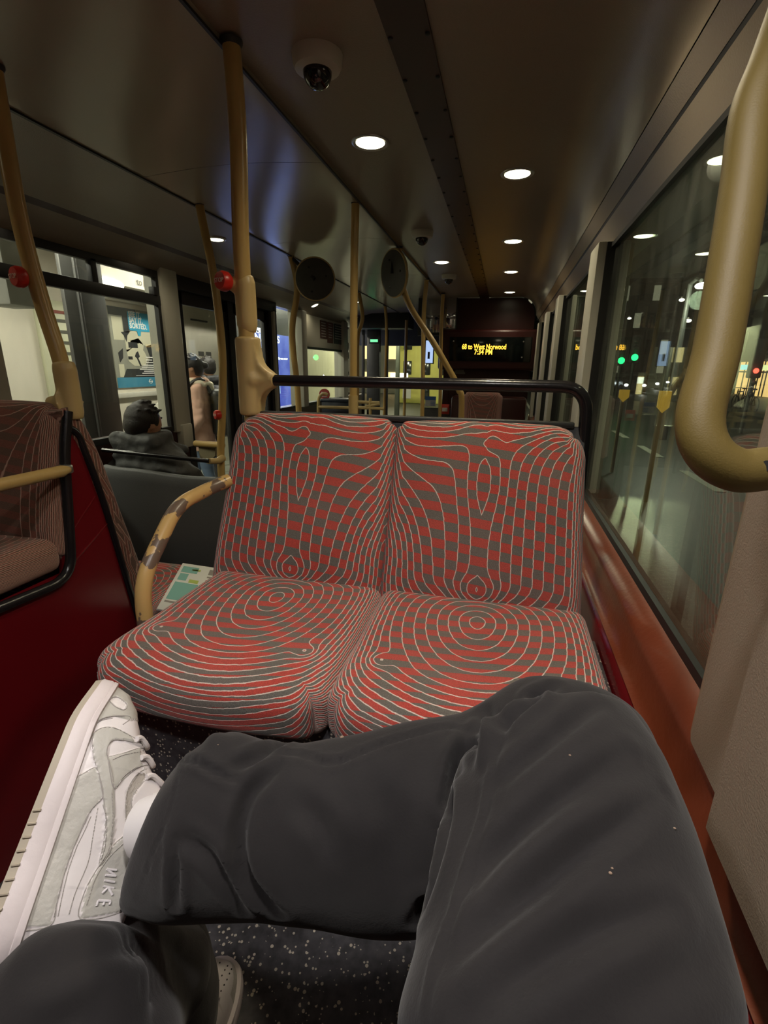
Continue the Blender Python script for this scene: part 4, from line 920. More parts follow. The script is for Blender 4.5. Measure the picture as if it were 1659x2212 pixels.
# stitch lines and heel lettering lie on the upper
bv = BVHTree.FromPolygons([v.co + vo for v in shoe_up.data.vertices], [p.vertices for p in shoe_up.data.polygons])
def hitc(x, y):
    h = bv.ray_cast(V((0, 0, 0)), ray(x / 3.686, 1440 + y / 3.686).normalized()); return h
st = MB()
for pts in ([(600, 1400), (520, 1620), (460, 1850), (430, 1990)], [(620, 1410), (545, 1620), (490, 1850), (462, 1985)], [(700, 1190), (650, 1300), (600, 1400)], [(722, 1195), (672, 1310), (622, 1410)], [(780, 1120), (740, 1350), (700, 1560), (600, 1800), (550, 1970)], [(820, 1100), (850, 1230), (838, 1420), (808, 1530)], [(892, 1000), (900, 1200), (880, 1400), (860, 1470)],
            [(900, 410), (800, 432), (720, 510), (640, 590)], [(1150, 668), (980, 705), (890, 745)], [(1270, 775), (1110, 800), (1000, 880), (925, 960)], [(690, 1900), (760, 1690), (860, 1530), (990, 1400)], [(620, 880), (510, 925)], [(1000, 400), (900, 395), (800, 415)]):
    P = catmull([V((x, y, 0)) for x, y in pts], 16); tot = 0
    for a_, b_ in zip(P, P[1:]):
        tot += (b_ - a_).length
        if tot > 15:
            tot = 0; h = hitc(a_.x, a_.y); h2 = hitc(a_.x + (b_ - a_).x * .9, a_.y + (b_ - a_).y * .9)
            if h[0] and h2[0]:
                d = (h2[0] - h[0]).normalized() * .0011; st.tube([h[0] - d - vo, h[0] - vo + (h[0] * -1).normalized() * .0004, h[0] + d - vo], .00042, 5)
for poly, _m, _h in PAN:
    run = []
    P = catmull([V((x, y, 0)) for x, y in poly + poly[:1]], 5)
    for p in P + [None]:
        h = hitc(p.x, p.y) if p is not None else (None,)
        if h[0] and (not run or (h[0] - vo - run[-1]).length < .012): run.append(h[0] - vo - h[0].normalized() * .0001)
        else:
            if len(run) > 2: st.tube(run, .00055, 5)
            run = [h[0] - vo - h[0].normalized() * .0001] if h[0] else []
s_ = st.obj('stitching', S('stitch_thread', (.36, .34, .32), .8), viewer); s_['kind'] = 'stuff'
ltr = MB()
def stroke(P):
    Q = []
    for x, y in P:
        h = hitc(x, y)
        if h[0]: Q.append(h[0] - vo - h[0].normalized() * .0006)
    if len(Q) > 1: ltr.tube(Q, .0011, 8)
def L2(a, b, n=5): return [(a[0] + (b[0] - a[0]) * i / n, a[1] + (b[1] - a[1]) * i / n) for i in range(n + 1)]
for a_, b_ in (((850, 1612), (928, 1622)), ((850, 1612), (922, 1668)), ((838, 1660), (922, 1668)), ((832, 1702), (912, 1716)), ((822, 1748), (905, 1764)), ((862, 1758), (812, 1806)), ((862, 1758), (895, 1818)), ((782, 1862), (880, 1868)), ((782, 1862), (768, 1905)), ((832, 1866), (822, 1900)), ((880, 1868), (872, 1895))): stroke(L2(a_, b_))
ltr.obj('heel_lettering', S('white_thread', (.74, .71, .72), .6), viewer)
# sock in the right cuff, left shoe
ML = Matrix.Translation((-.375, .212, -.978)) @ Matrix.Rotation(-.03, 4, 'Z')
build_shoe(viewer, ML, vo, None, True)
ax = (K - at(600, 1800, .46)).normalized(); MB().tube([at(430, 1780, .480) - vo, at(350, 1785, .49) - vo, at(315, 1790, .495) - vo], [.034, .032, .029], 20).obj('sock', S('white_sock', (.7, .68, .68), .9), viewer)
MB().tube([lk + V((0, 0, .08)) - vo, V((-.375, .285, -.90)) - vo], [.036, .034], 16).obj('sock', S('dark_sock', (.03, .03, .03), .9), viewer)
# lint and a pale scuff on the trousers
bv = BVHTree.FromPolygons([v.co + vo for v in trousers.data.vertices], [p.vertices for p in trousers.data.polygons])
li = MB()
for x, y, r in ((739, 1593, .0022), (1231, 1632, .0009), (471, 1609, .0008), (1318, 1886, .0011), (1322, 1876, .0008), (1456, 1789, .001)):
    h = bv.ray_cast(V((0, 0, 0)), ray(x, y).normalized())
    if h[0]: li.ell(h[0] + h[1] * .0003 - vo, (r, r * .8, r * .5), 8)
li.obj('lint_specks', S('lint', (.25, .18, .13), .9), viewer)['kind'] = 'stuff'
# seat the viewer sits on
vs_ = thing('bus_seat', 'moquette seat under the viewer, at the bottom edge', 'bus seat', None, (-.05, -.2, -.98)); o = V(vs_.location)
for x in (-.474, -.014): link('seat_cushion', reloc(pad(.45, .44, .10, .035, (.02, .02, .05, .05), 30, cf2, .01, cush_shape(0), .021, place_fwd(x, -.42, -.645)), o), M_['moq'], vs_)
MB().box((-.66, -.42, -.98), (.23, -.03, -.64), .01).obj('seat_base', M_['floor'], vs_).data.transform(Matrix.Translation(-o))

# ------------------------------------------------------------------ PEOPLE
SKIN = mat('skin', (.42, .22, .13), .5); HAIR = mat('black_hair', (.012, .009, .008), .45, bump=.9, bscale=120, stretch=(3, 3, .6))
def head(c, r, yaw, pitch, parent, off, hair=HAIR, long_=False, name='head'):
    """egg skull with nose, lips, ears; faces +Y before rotation"""
    Rm = Matrix.Rotation(yaw, 3, 'Z') @ Matrix.Rotation(pitch, 3, 'X'); mb = MB(); c = V(c)
    def P(x, y, z): return c + Rm @ V((x, y, z)) * r
    mb.ell(c, (r * .76, r * .93, r * 1.0), 24, Rm); mb.cap2(P(0, .25, -.45), r * .55, P(0, .42, -.85), r * .30); mb.cap2(P(0, .86, -.02), r * .07, P(0, 1.02, -.28), r * .12); mb.cap2(P(0, .82, -.58), r * .16, P(0, .78, -.60), r * .16)
    for s in (1, -1): mb.ell(P(.78 * s, .0, -.12), (r * .07, r * .16, r * .24), 12, Rm); mb.cap2(P(.3 * s, .72, .12), r * .14, P(.12 * s, .8, .12), r * .12)
    mb.cap2(P(0, -.12, -.6), r * .46, P(0, -.22, -1.15), r * .44)
    me = remesh(mb, r * .055, 5); h = link(name, reloc(me, off), SKIN, parent)
    for s in (1, -1): MB().ell(P(.3 * s, .84, .0), (r * .09, r * .05, r * .05), 10, Rm).obj('eye', S('eye_dark', (.02, .015, .012), .2), h).data.transform(Matrix.Translation(-off))
    hb = MB(); hb.ell(P(0, -.16, .16), (r * .86, r * .92, r * .96), 28, Rm); hb.ell(P(0, -.35, -.15), (r * .78, r * .70, r * .80), 24, Rm)
    random.seed(3)
    for k in range(46):
        a = random.uniform(0, 2 * PI); t = random.uniform(0, 1.25); p = V((math.sin(t) * math.cos(a) * .84, math.sin(t) * math.sin(a) * .88 - .14, math.cos(t) * .96 + .16)); d = V((p.x, p.y, p.z)) * .10 + V((.10, .12, .02)) * random.uniform(.3, 1)
        hb.cap2(P(*p), r * .12, P(*(p + d)), r * .05, 8)
    if long_:
        hb.cap2(P(0, -.95, .1), r * .32, P(0, -1.15, .0), r * .34)
    # keep the face clear
    me = remesh(hb, r * .05, 2); bm = bmesh.new(); bm.from_mesh(me)
    kill = [v for v in bm.verts if (lambda q: (q.y > .42 and q.z < .42 + .2 * abs(q.x)) or (q.y > -.12 and q.z < -.05 and abs(q.x) > .4 and q.y < .6))(Rm.inverted() @ (v.co - c) / r)]
    bmesh.ops.delete(bm, geom=kill, context='VERTS'); bm.to_mesh(me); bm.free()
    me.polygons.foreach_set('use_smooth', [True] * len(me.polygons)); link('hair', reloc(me, off), hair, parent); return h
# seated man
hc = onY(311, 914, 2.30); man = thing('person', 'man with short black hair in a dark padded jacket seated ahead at left', 'person', None, (-1.88, 2.35, -1.0)); mo = V(man.location)
PUF = mat('charcoal_puffer', (.06, .062, .060), .6, nscale=12, namt=.2, bump=.9, bscale=45)
head(hc, .100, -.30, -.38, man, mo)
mb = MB(); X = hc.x; Y = 2.30
mb.rings([ringat((X - .0, Y + .05, -1.0), (0, 0, 1), .13, up=(1, 0, 0), rz=.19), ringat((X, Y + .01, -.80), (0, 0, 1), .13, up=(1, 0, 0), rz=.20), ringat((X + .02, Y, -.60), (0, 0, 1), .12, up=(1, 0, 0), rz=.235), ringat((X + .01, Y, -.49), (0, 0, 1), .115, up=(1, 0, 0), rz=.215), ringat((X, Y + .01, -.42), (0, 0, 1), .11, up=(1, 0, 0), rz=.15), ringat((X + .01, Y + .02, -.365), (0, 0, 1), .098, up=(1, 0, 0), rz=.115)])
mb.cap2((X - .19, Y, -.57), .065, (X - .20, Y + .10, -.80), .055); mb.cap2((X + .19, Y, -.56), .075, (X + .26, Y + .08, -.68), .065); mb.cap2((X + .26, Y + .08, -.68), .065, (X + .12, Y + .32, -.82), .05)
mb.cap2((X - .12, Y - .06, -.415), .055, (X + .08, Y - .06, -.42), .055); mb.cap2((X + .08, Y + .02, -.43), .035, (X + .14, Y + .12, -.46), .03)
me = remesh(mb, .008, 5); me.update(); nr = [v.normal.copy() for v in me.vertices]
for i, v in enumerate(me.vertices): c = v.co; v.co = c + nr[i] * (.007 * math.sin(c.z * 78 + 1.2 * math.sin(c.x * 14) + noise.noise(c * 8) * 3) + noise.noise(c * 26) * .006)
link('jacket', reloc(me, mo), PUF, man)
mb = MB(); 
for s in (-1, 1): mb.cap2((X + .09 * s, 2.36, -.96), .085, (X + .10 * s, 2.72, -.95), .07); mb.cap2((X + .10 * s, 2.72, -.95), .065, (X + .10 * s, 2.74, -1.30), .05)
link('trousers', reloc(remesh(mb, .012, 4), mo), S('black_cloth', (.02, .02, .022)), man)
# pedestrians outside
def walker(label, px, py_top, xx, yaw, coat, legs, hairlong, hscale=1.0, bag=None):
    h = onX(px, py_top, xx); gz = -1.62; H = (h.z - gz) ; r = H / 15 * 1.02; x, y = h.x, h.y
    t = thing('person', label, 'person', None, (x, y, gz)); o = V(t.location); q = Matrix.Rotation(yaw, 3, 'Z')
    def P(a, b, c): return V((x, y, gz)) + q @ V((a, b, c * H))
    head(P(0, .03, .93), r, yaw, -.15, t, o, long_=hairlong)
    mb = MB()
    for s, st_ in ((1, .12), (-1, -.10)):
        mb.cap2(P(.09 * s, 0, .50), .095, P(.09 * s, st_ * .6 + .02, .28), .065); mb.cap2(P(.09 * s, st_ * .6 + .02, .28), .062, P(.09 * s, st_ - .02, .06), .045)
    link('trousers', reloc(remesh(mb, .014, 4), o), legs, t)
    sb = MB()
    for s, st_ in ((1, .12), (-1, -.10)): sb.cap2(P(.09 * s, st_ - .05, .025), .045, P(.09 * s, st_ + .13, .02), .035)
    link('shoes', reloc(remesh(sb, .012, 3), o), S('shoe_dark', (.03, .03, .03)), t)
    mb = MB(); mb.rings([[P(0, 0, 0) + q @ V((math.cos(2 * PI * k / 24) * w, math.sin(2 * PI * k / 24) * d, z * H)) for k in range(24)] for z, w, d in ((.42, .20, .16), (.50, .195, .15), (.62, .17, .13), (.72, .185, .13), (.80, .17, .115), (.845, .09, .085), (.87, .07, .07))])
    for s, f in ((1, .10), (-1, .16)): mb.cap2(P(.185 * s, 0, .80), .068, P(.235 * s, .0, .63), .058); mb.cap2(P(.235 * s, 0, .63), .056, P(.20 * s, f, .50), .045)
    mb.cap2(P(-.07, -.08, .835), .062, P(.07, -.08, .835), .062); mb.cap2(P(-.09, .0, .845), .04, P(.0, .07, .82), .04); mb.cap2(P(.09, .0, .845), .04, P(.0, .07, .82), .04)
    me = remesh(mb, .012, 4)
    me.update(); nr = [v.normal.copy() for v in me.vertices]
    for i, v in enumerate(me.vertices): c = v.co; v.co = c + nr[i] * (noise.noise(c * 12) * .014 + noise.noise(c * 30) * .006)
    link('coat', reloc(me, o), coat, t)
    if coat is PINK: hb_ = MB(); hb_.tube([P(.11 * math.cos(a), -.04 + .10 * math.sin(a), .835 + .012 * math.sin(a)) for a in [2 * PI * k / 16 for k in range(17)]], .04, 10); hb_.cap2(P(-.05, -.13, .80), .05, P(.05, -.13, .80), .05); link('hood', reloc(remesh(hb_, .01, 3), o), S('cream_fleece', (.75, .68, .52), .9, bump=.8, bscale=60), t)
    hd = MB()
    for s, f in ((1, .10), (-1, .16)):
        hd.ell(P(.20 * s, f + .02, .475), (.03, .035, .045), 10)
        for k in range(5): hd.cap2(P(.185 * s + .011 * k * s - .01 * s, f + .02, .46), .009, P(.18 * s + .012 * k * s - .01 * s, f + .05, .425 + (.01 if k in (0, 4) else 0)), .007, 8)
    link('hands', reloc(remesh(hd, .006, 2), o), SKIN, t)
    if bag:
        b = MB(); b.box((-.14, -.33, .50 * H), (.14, -.13, .80 * H), .06, seg=3); me = b.mesh('bag'); me.transform(q.to_4x4()); bb = link('backpack', me, bag, t)
        sp_ = MB()
        for s in (1, -1): sp_.tube(catmull([q @ V((.10 * s, -.14, .78 * H)), q @ V((.115 * s, -.05, .862 * H)), q @ V((.12 * s, .10, .81 * H)), q @ V((.12 * s, .14, .72 * H)), q @ V((.13 * s, .0, .60 * H))], 4), .018, 8)
        sp_.obj('straps', bag, bb)
    return t
PINK = mat('pink_beige_coat', (.68, .42, .32), .8, nscale=8, namt=.15)
walker('woman in pink beige coat with dark backpack strap standing outside the doors', 418, 768, -3.2, PI * .5 + .6, PINK, S('blue_jeans', (.10, .15, .24), .8, nscale=9, namt=.3), True, bag=M_['dark'])
walker('person in black with loose hair behind the woman in pink coat', 449, 772, -3.75, PI * .5 - .4, S('black_coat', (.018, .018, .022), .7), S('black_cloth', (.02, .02, .022)), False, bag=S('bag_dark', (.025, .025, .035)))

# ------------------------------------------------------------------ OUTSIDE, LEFT: lit station front
WX = -4.6; GZ = -1.62
mb = MB(); mb.box((-9, -2, GZ - .1), (LX - .15, 14, GZ)); struct('ground_pavement', mb, mat('paving_slabs', (.30, .31, .28), .6, nscale=5, namt=.2, bump=.3, bscale=30), 'pale paved pavement beside the bus')
jt = MB()
for k in range(26): jt.box((-4.6, 0 + k * .45, GZ), (LX - .2, .008 + k * .45, GZ + .002))
for k in range(4): jt.box((-4.4 + k * .6, 0, GZ), (-4.392 + k * .6, 12, GZ + .002))
jt.obj('trim_paving_joints', S('joint_dark', (.1, .1, .09))); bpy.data.objects['trim_paving_joints']['kind'] = 'structure'
mb = MB(); mb.box((WX - .2, 0, GZ), (WX, 14, 1.25)); struct('wall_station', mb, mat('cream_station_wall', (.60, .56, .47), .6, nscale=2, namt=.06), 'cream station wall with posters')
mb = MB(); mb.box((WX, 4.9, -.42), (WX + .05, 6.6, -.36), .008); mb.box((WX, 4.9, .70), (WX + .05, 6.6, .76), .008); struct('trim_ledge', mb, S('ledge', (.5, .48, .42)))
def wq(mb, px0, py0, px1, py1, x=WX, th=.01):
    a, b = onX(px0, py0, x), onX(px1, py1, x); mb.box((x, min(a.y, b.y), min(a.z, b.z)), (x + th, max(a.y, b.y), max(a.z, b.z))); return a, b
# poster
Y0, Y1, Z0, Z1 = 5.22, 5.96, -.30, .64
pp = thing('safety_poster', 'monochrome poster with blue speech bubble reading SEE IT. SAY IT. SORTED.', 'poster', None, (WX + .01, (Y0 + Y1) / 2, Z0)); po = V(pp.location)
def pb_(name, rects, m, th0, th1, parent=pp, off=po):
    for r in rects:
        b = MB()
        if isinstance(r, tuple): b.box((WX + th0, Y0 + (Y1 - Y0) * r[0], Z1 + (Z0 - Z1) * r[3]), (WX + th1, Y0 + (Y1 - Y0) * r[2], Z1 + (Z0 - Z1) * r[1]))
        else: b.prism([(Y0 + (Y1 - Y0) * x, Z1 + (Z0 - Z1) * y) for x, y in r], (WX + th0, 0, 0), (0, 1, 0), (0, 0, 1), th1 - th0)
        o = b.obj(name, m, parent); o.data.transform(Matrix.Translation(-off))
    return o
pb_('board', [(0, 0, 1, 1)], S('poster_grey', (.25, .25, .21), .4), 0, .012)
pb_('pale_picture_areas', [(.05, .12, .28, .40), [(.30, .30), (.95, .22), (.98, .5), (.62, .42), (.30, .55)], [(.30, .52), (.40, .50), (.72, .52), (.80, .62), (.72, .72), (.45, .72), (.32, .66)], (.08, .70, .2, .86), [(.42, .40), (.62, .36), (.74, .45), (.70, .52), (.4, .5)]], S('poster_pale', (.52, .50, .38), .4), .012, .014)
pb_('dark_picture_areas', [(.0, .0, .62, .10), (.30, .10, .42, .30), [(.22, .30), (.44, .28), (.36, .34), (.33, .42), (.28, .34)], [(.80, .46), (.98, .42), (1, .87), (.15, .87), (.25, .76), (.75, .76), (.86, .6)], (.36, .42, .58, .49), [(.52, .55), (.57, .53), (.60, .60), (.56, .62), (.62, .72), (.58, .72), (.52, .62), (.48, .60)], [(.10, .56), (.22, .50), (.20, .62), (.12, .68)], (.32, .60, .42, .64)], S('poster_dark', (.03, .032, .035), .4), .014, .016)
pb_('blue_band', [(0, .87, 1, 1)], S('poster_blue', (.05, .22, .34), .4), .016, .018)
pb_('speech_bubble', [[(.42, .035), (.97, .035), (.98, .05), (.98, .25), (.96, .27), (.70, .27), (.68, .33), (.62, .33), (.60, .27), (.44, .27), (.42, .25)]], S('bubble_blue', (.04, .32, .50), .4), .016, .019)
for k, s_ in enumerate(('SEE IT.', 'SAY IT.', 'SORTED.')):
    o = text('lettering', s_, .086, (WX + .0195, Y0 + .44 * (Y1 - Y0), Z1 - .088 - k * .068), (0, 1, 0), (0, 0, 1), S('printwhite', (.7, .7, .66)), pp, .0005, bold=.003, sx=.92); o.data.transform(Matrix.Translation(-po))
pb_('small_print', [(.74, .60 + k * .035, .94 - .04 * (k % 2), .612 + k * .035) for k in range(3)] + [(.66 - .05 * (k % 3), .705 + k * .027, .95, .717 + k * .027) for k in range(5)] + [(.45, .845, .95, .851)], S('printwhite', (.7, .7, .66)), .0165, .018)
rg = MB(); c0 = V((WX + .0185, Y0 + .80 * (Y1 - Y0), Z1 + (Z0 - Z1) * .93)); rg.tube([c0 + V((0, math.cos(a * PI / 10) * .028, math.sin(a * PI / 10) * .028)) for a in range(21)], .004, 6, False); rg.box(c0 - V((.002, .040, .004)), c0 + V((.002, .040, .004)))
rg.obj('roundel', S('printwhite', (.7, .7, .66)), pp).data.transform(Matrix.Translation(-po))
# route map
Y0, Y1 = 5.98, 6.62
rm = thing('route_map', 'cream route map with red heading right of the safety poster', 'map', None, (WX + .01, 6.3, Z0)); po2 = V(rm.location)
pb_('board', [(0, .04, 1, 1)], S('map_paper', (.66, .64, .50), .5), 0, .012, rm, po2); pb_('red_heading', [(0, .05, 1, .10)], S('map_red', (.5, .06, .04)), .012, .014, rm, po2)
pb_('route_lines', [(.15, .22, .17, .5), (.15, .5, .45, .51), (.45, .35, .47, .62), (.30, .72, .9, .73), (.5, .66, .51, .95), (.75, .6, .76, .95), (.12, .70, .3, .71), (.12, .76, .28, .77), (.12, .82, .33, .83)], S('map_lines', (.2, .22, .2)), .012, .014, rm, po2)
pb_('blue_square', [(.55, .27, .95, .44)], S('map_blue', (.2, .36, .42)), .012, .014, rm, po2); pb_('black_diamond', [[(.08, .5), (.16, .45), (.24, .5), (.16, .56)]], M_['black'], .013, .015, rm, po2)
text('lettering', 'Buses from here', .040, (WX + .0145, Y0 + .10, Z1 - .085), (0, 1, 0), (0, 0, 1), S('printwhite', (.7, .7, .66)), rm, .0004, sx=.9).data.transform(Matrix.Translation(-po2))
# timetable board
a, b = onX(100, 658, -4.55), onX(190, 905, -4.55)
tb = thing('timetable_board', 'pale timetable board with dark and red stripes left of the dark column', 'notice board', None, (-4.55, (a.y + b.y) / 2, b.z)); to = V(tb.location)
zt_, zb_ = .58, -.66; MB().box((-4.60, 4.24, zb_), (-4.55, 4.98, zt_ + .02), .01).obj('board', S('board_pale', (.50, .50, .36), .5), tb).data.transform(Matrix.Translation(-to))
dk, rd = MB(), MB()
for k, f_ in enumerate((.06, .13, .22, .31, .40, .55, .68, .76, .86)): (rd if f_ in (.06, .55, .76) else dk).box((-4.549, 4.34, zt_ - f_ * 1.2 - .03), (-4.545, 4.92, zt_ - f_ * 1.2))
dk.obj('dark_stripes', S('stripe_dark', (.08, .08, .06)), tb).data.transform(Matrix.Translation(-to)); rd.obj('red_stripes', S('stripe_red', (.22, .05, .035)), tb).data.transform(Matrix.Translation(-to))
# column
a, b = onX(158, 750, -3.5), onX(246, 750, -3.5)
cl = MB(); cl.box((-3.54, a.y, GZ), (-3.5, b.y - .02, 1.3), .01); cl.box((-3.55, a.y + .12, GZ), (-3.48, a.y + .15, 1.3), .006); struct('trim_column', cl, mat('dark_column', (.045, .045, .042), .5, nscale=5, namt=.3), 'dark square column outside the left window')
struct('trim_column', MB().box((-3.4, 2.75, .35), (-3.15, 3.0, 1.3), .02), S('col_grey', (.3, .3, .27)), 'pale round upper column')
# canopy and fascia
mb = MB(); mb.box((-4.6, -1, 1.22), (-2.6, 14, 1.30)); struct('ceiling_canopy', mb, mat('canopy_soffit', (.5, .46, .38), .5, nscale=3, namt=.1), 'lit canopy over the pavement')
mb = MB(); mb.box((-4.2, 4.6, .80), (-4.1, 8.5, 1.24)); struct('trim_fascia', mb, S('fascia', (.62, .58, .48), .4)); mb = MB(); mb.box((-4.1, 4.6, 1.00), (-4.085, 8.5, 1.04)); struct('trim_fascia_stripe', mb, S('map_red', (.5, .06, .04)))
text('trim_fascia_lettering', 'to Buses Way Out', .10, (-4.09, 5.15, .84), (0, 1, 0), (0, 0, 1), M_['dark'])['kind'] = 'structure'
q = onX(237, 612, -4.08); t = thing('oval_lamp', 'glowing oval lamp on the station fascia seen through the top vent', 'lamp', None, q); MB().ell((0, 0, 0), (.05, .20, .055), 20).obj('glass', emis('oval_glow', (1, .93, .75), 5), t); MB().box((-.06, -.21, .03), (-.03, .21, .075), .01).obj('fitting', M_['dark'], t)
for k, y in enumerate((1.2, 3.2, 5.6, 8.0)):
    t = thing('canopy_light', 'long tube light under the station canopy, number counted along the kerb', 'lamp', 'canopy tube lights', (-3.5, y, 1.20)); t['label'] = 'tube light under the station canopy above the pavement'
    MB().box((-.06, -.6, -.03), (.06, .6, .02), .01).obj('diffuser', emis('tube_glow', (.95, 1, .9), 3), t)
    l = bpy.data.lights.new('tube', 'AREA'); l.shape = 'RECTANGLE'; l.size = .2; l.size_y = 1.2; l.energy = 46; l.color = (1, .95, .80); lo = bpy.data.objects.new('tube', l); C.objects.link(lo); lo.parent = t; lo.location = (0, 0, -.05)
# white wall fittings through the left door leaf
b = MB(); a_ = wq(b, 411, 688, 446, 697, WX, .02); q = b.obj('wall_sign', M_['black']); tag(q, 'small black rectangular sign on white wall behind the women', 'sign')
b = MB()
for k in range(7):
    for j in range(2): b.box((WX, 6.98 - .0 + j * .2, .42 - k * .1 - .3), (WX + .008, 7.12 + j * .2, .48 - k * .1 - .3))
q = b.obj('dark_wall_tiles', S('tile_dark', (.09, .085, .08))); q['kind'] = 'structure'; q.name = 'trim_tiles'
# lit blue advert
ad = thing('illuminated_advert', 'tall glowing blue advert with white headline beside the bus doors', 'advert', None, (-3.6, 7.4, GZ)); ao = V(ad.location)
def skyblue():
    m, nt, b = base_mat('blue_poster_glow'); tc = nd(nt, 'ShaderNodeTexCoord'); n = nd(nt, 'ShaderNodeTexNoise'); n.inputs['Scale'].default_value = 1.6; n.inputs['Detail'].default_value = 6; nt.links.new(tc.outputs['Object'], n.inputs['Vector'])
    r = ramp2(nt, n.outputs['Fac'], .35, .75, (.06, .09, .50), (.30, .42, .95)); nt.links.new(r.outputs[0], b.inputs['Emission Color']); b.inputs['Emission Strength'].default_value = 1.15; b.inputs['Base Color'].default_value = (.02, .02, .05, 1); b.inputs['Roughness'].default_value = .3; return m
ya, yb = onX(521, 700, -3.6).y, onX(650, 700, -3.6).y
MB().box((-3.75, ya - .05, GZ), (-3.62, yb + .08, 1.0), .02).obj('case', M_['dark'], ad).data.transform(Matrix.Translation(-ao))
MB().box((-3.63, ya, -1.25), (-3.60, yb, onX(525, 712, -3.6).z)).obj('lit_panel', skyblue(), ad).data.transform(Matrix.Translation(-ao))
TW = emis('white_print_glow', (.85, .9, 1), 1.9)
def adt(s, px, py, h, px1=None):
    p = onX(px, py, -3.598); hh = (onX(px, py - h, -3.598).z - p.z) / .70
    o = text('lettering', s, hh, p, (0, 1, 0), (0, 0, 1), TW, ad, .001, bold=.004)
    if px1:
        q = onX(px1, py, -3.598); w = max(v.co.y for v in o.data.vertices) - p.y; k = (q.y - p.y) / w
        for v in o.data.vertices: v.co.y = p.y + (v.co.y - p.y) * k
    o.data.transform(Matrix.Translation(-ao))
adt("LONDON'S", 529, 733, 17, 604); adt('HOME', 529, 749, 17, 572); adt('FRONT', 529, 763, 17, 574); adt('#Museum', 537, 708, 5, 572); adt('YOUNG', 545, 717, 7, 585); adt('KENSINGTON & CHELSEA', 533, 881, 5, 590); adt('Open now', 600, 776, 4, 622)
b = MB()
for P in ([(588, 776), (596, 772), (602, 800), (606, 850), (596, 850), (590, 815)], [(545, 780), (552, 774), (560, 778), (556, 790), (562, 800), (552, 806), (540, 800)], [(540, 838), (550, 832), (556, 842), (546, 850)]):
    P3 = [onX(x, y, -3.598) for x, y in P]; n = len(P3); b.add(P3 + [p + V((.004, 0, 0)) for p in P3], [tuple(range(n)), tuple(range(2 * n - 1, n - 1, -1))] + [(k, (k + 1) % n, n + (k + 1) % n, n + k) for k in range(n)])
b.obj('pale_figures', emis('pale_blue_glow', (.4, .65, 1), 1.1), ad).data.transform(Matrix.Translation(-ao))
l = bpy.data.lights.new('advert_glow', 'AREA'); l.energy = 10; l.size = 1.2; l.color = (.35, .45, 1); lo = bpy.data.objects.new('advert_glow', l); C.objects.link(lo); lo.parent = ad; lo.location = V((-3.55, (ya + yb) / 2, -.2)) - ao; lo.rotation_euler = (0, -PI / 2, 0)
# bag on the sill beside the man
q = onX(360, 898, -2.45); b = MB(); b.ell(q, (.08, .10, .13), 16); b.ell(q + V((.0, .01, .09)), (.07, .06, .05), 12); me = remesh(b, .012, 4)
for v in me.vertices: v.co += V((noise.noise(v.co * 25), noise.noise(v.co * 22 + V((3, 0, 0))), 0)) * .02
t = link('white_bundle', me, mat('white_printed_fabric', (.62, .60, .52), .8, nscale=30, namt=.35)); tag(t, 'white patterned bundle outside the window right of the man', 'bag')

# ------------------------------------------------------------------ OUTSIDE, FRONT
RZ = -1.72
mb = MB(); mb.box((-60, 14, RZ - .2), (LX, 120, RZ)); mb.box((LX + .02, -20, RZ - .2), (90, 140, RZ - .01)); struct('ground_road', mb, mat('wet_asphalt', (.045, .047, .042), .5, nscale=2.5, namt=.4, bump=.4, bscale=25), 'wet dark road')
def building(label, x0, x1, y0, y1, z1, m, cols, rows, wm, face='Y', wz=(.2, .75), lit=0, seed=1, name='building'):
    t = thing(name, label, 'building', None, ((x0 + x1) / 2, (y0 + y1) / 2, RZ)); o = V(t.location); rnd = random.Random(seed)
    MB().box((x0, y0, RZ), (x1, y1, z1), .05).obj('walls', m, t).data.transform(Matrix.Translation(-o))
    MB().box((x0 - .3, y0 - .3, z1 - .5), (x1 + .3, y1 + .3, z1), .05).obj('cornice', m, t).data.transform(Matrix.Translation(-o))
    for i in range(cols):
        for j in range(rows):
            H = (z1 - RZ) / rows; za = RZ + H * (j + wz[0]); zb = RZ + H * (j + wz[1]); mm = wm if rnd.random() < lit else S('window_dark', (.01, .012, .012), .15)
            if face == 'Y': W = (x1 - x0) / cols; b = MB().box((x0 + W * (i + .28), y0 - .06, za), (x0 + W * (i + .72), y0 + .02, zb), .02)
            else: W = (y1 - y0) / cols; b = MB().box((x0 - .06, y0 + W * (i + .28), za), (x0 + .02, y0 + W * (i + .72), zb), .02)
            b.obj('window', mm, t).data.transform(Matrix.Translation(-o))
    return t
WARM = emis('warm_window', (1, .75, .35), 1.6); DIM = emis('dim_window', (.8, .75, .5), .35)
yb_ = S('yellow_brick', (.42, .40, .10), .7, nscale=2, namt=.25, bump=.6, bscale=4)
a, b = onY(862, 715, 24), onY(912, 860, 24)
building('yellow green lit building seen through the windscreen', a.x, b.x + 1.5, 24, 30, onY(870, 712, 24).z, yb_, 3, 3, DIM, seed=3, lit=.3)
a, b = onY(780, 715, 30), onY(860, 860, 30)
building('pale stone building with shop lights left of the yellow building', a.x - 6, a.x + 7.5, 32, 40, 5.5, S('stone_pale', (.36, .35, .30), .7, nscale=1, namt=.3), 8, 4, WARM, lit=.5, seed=5)
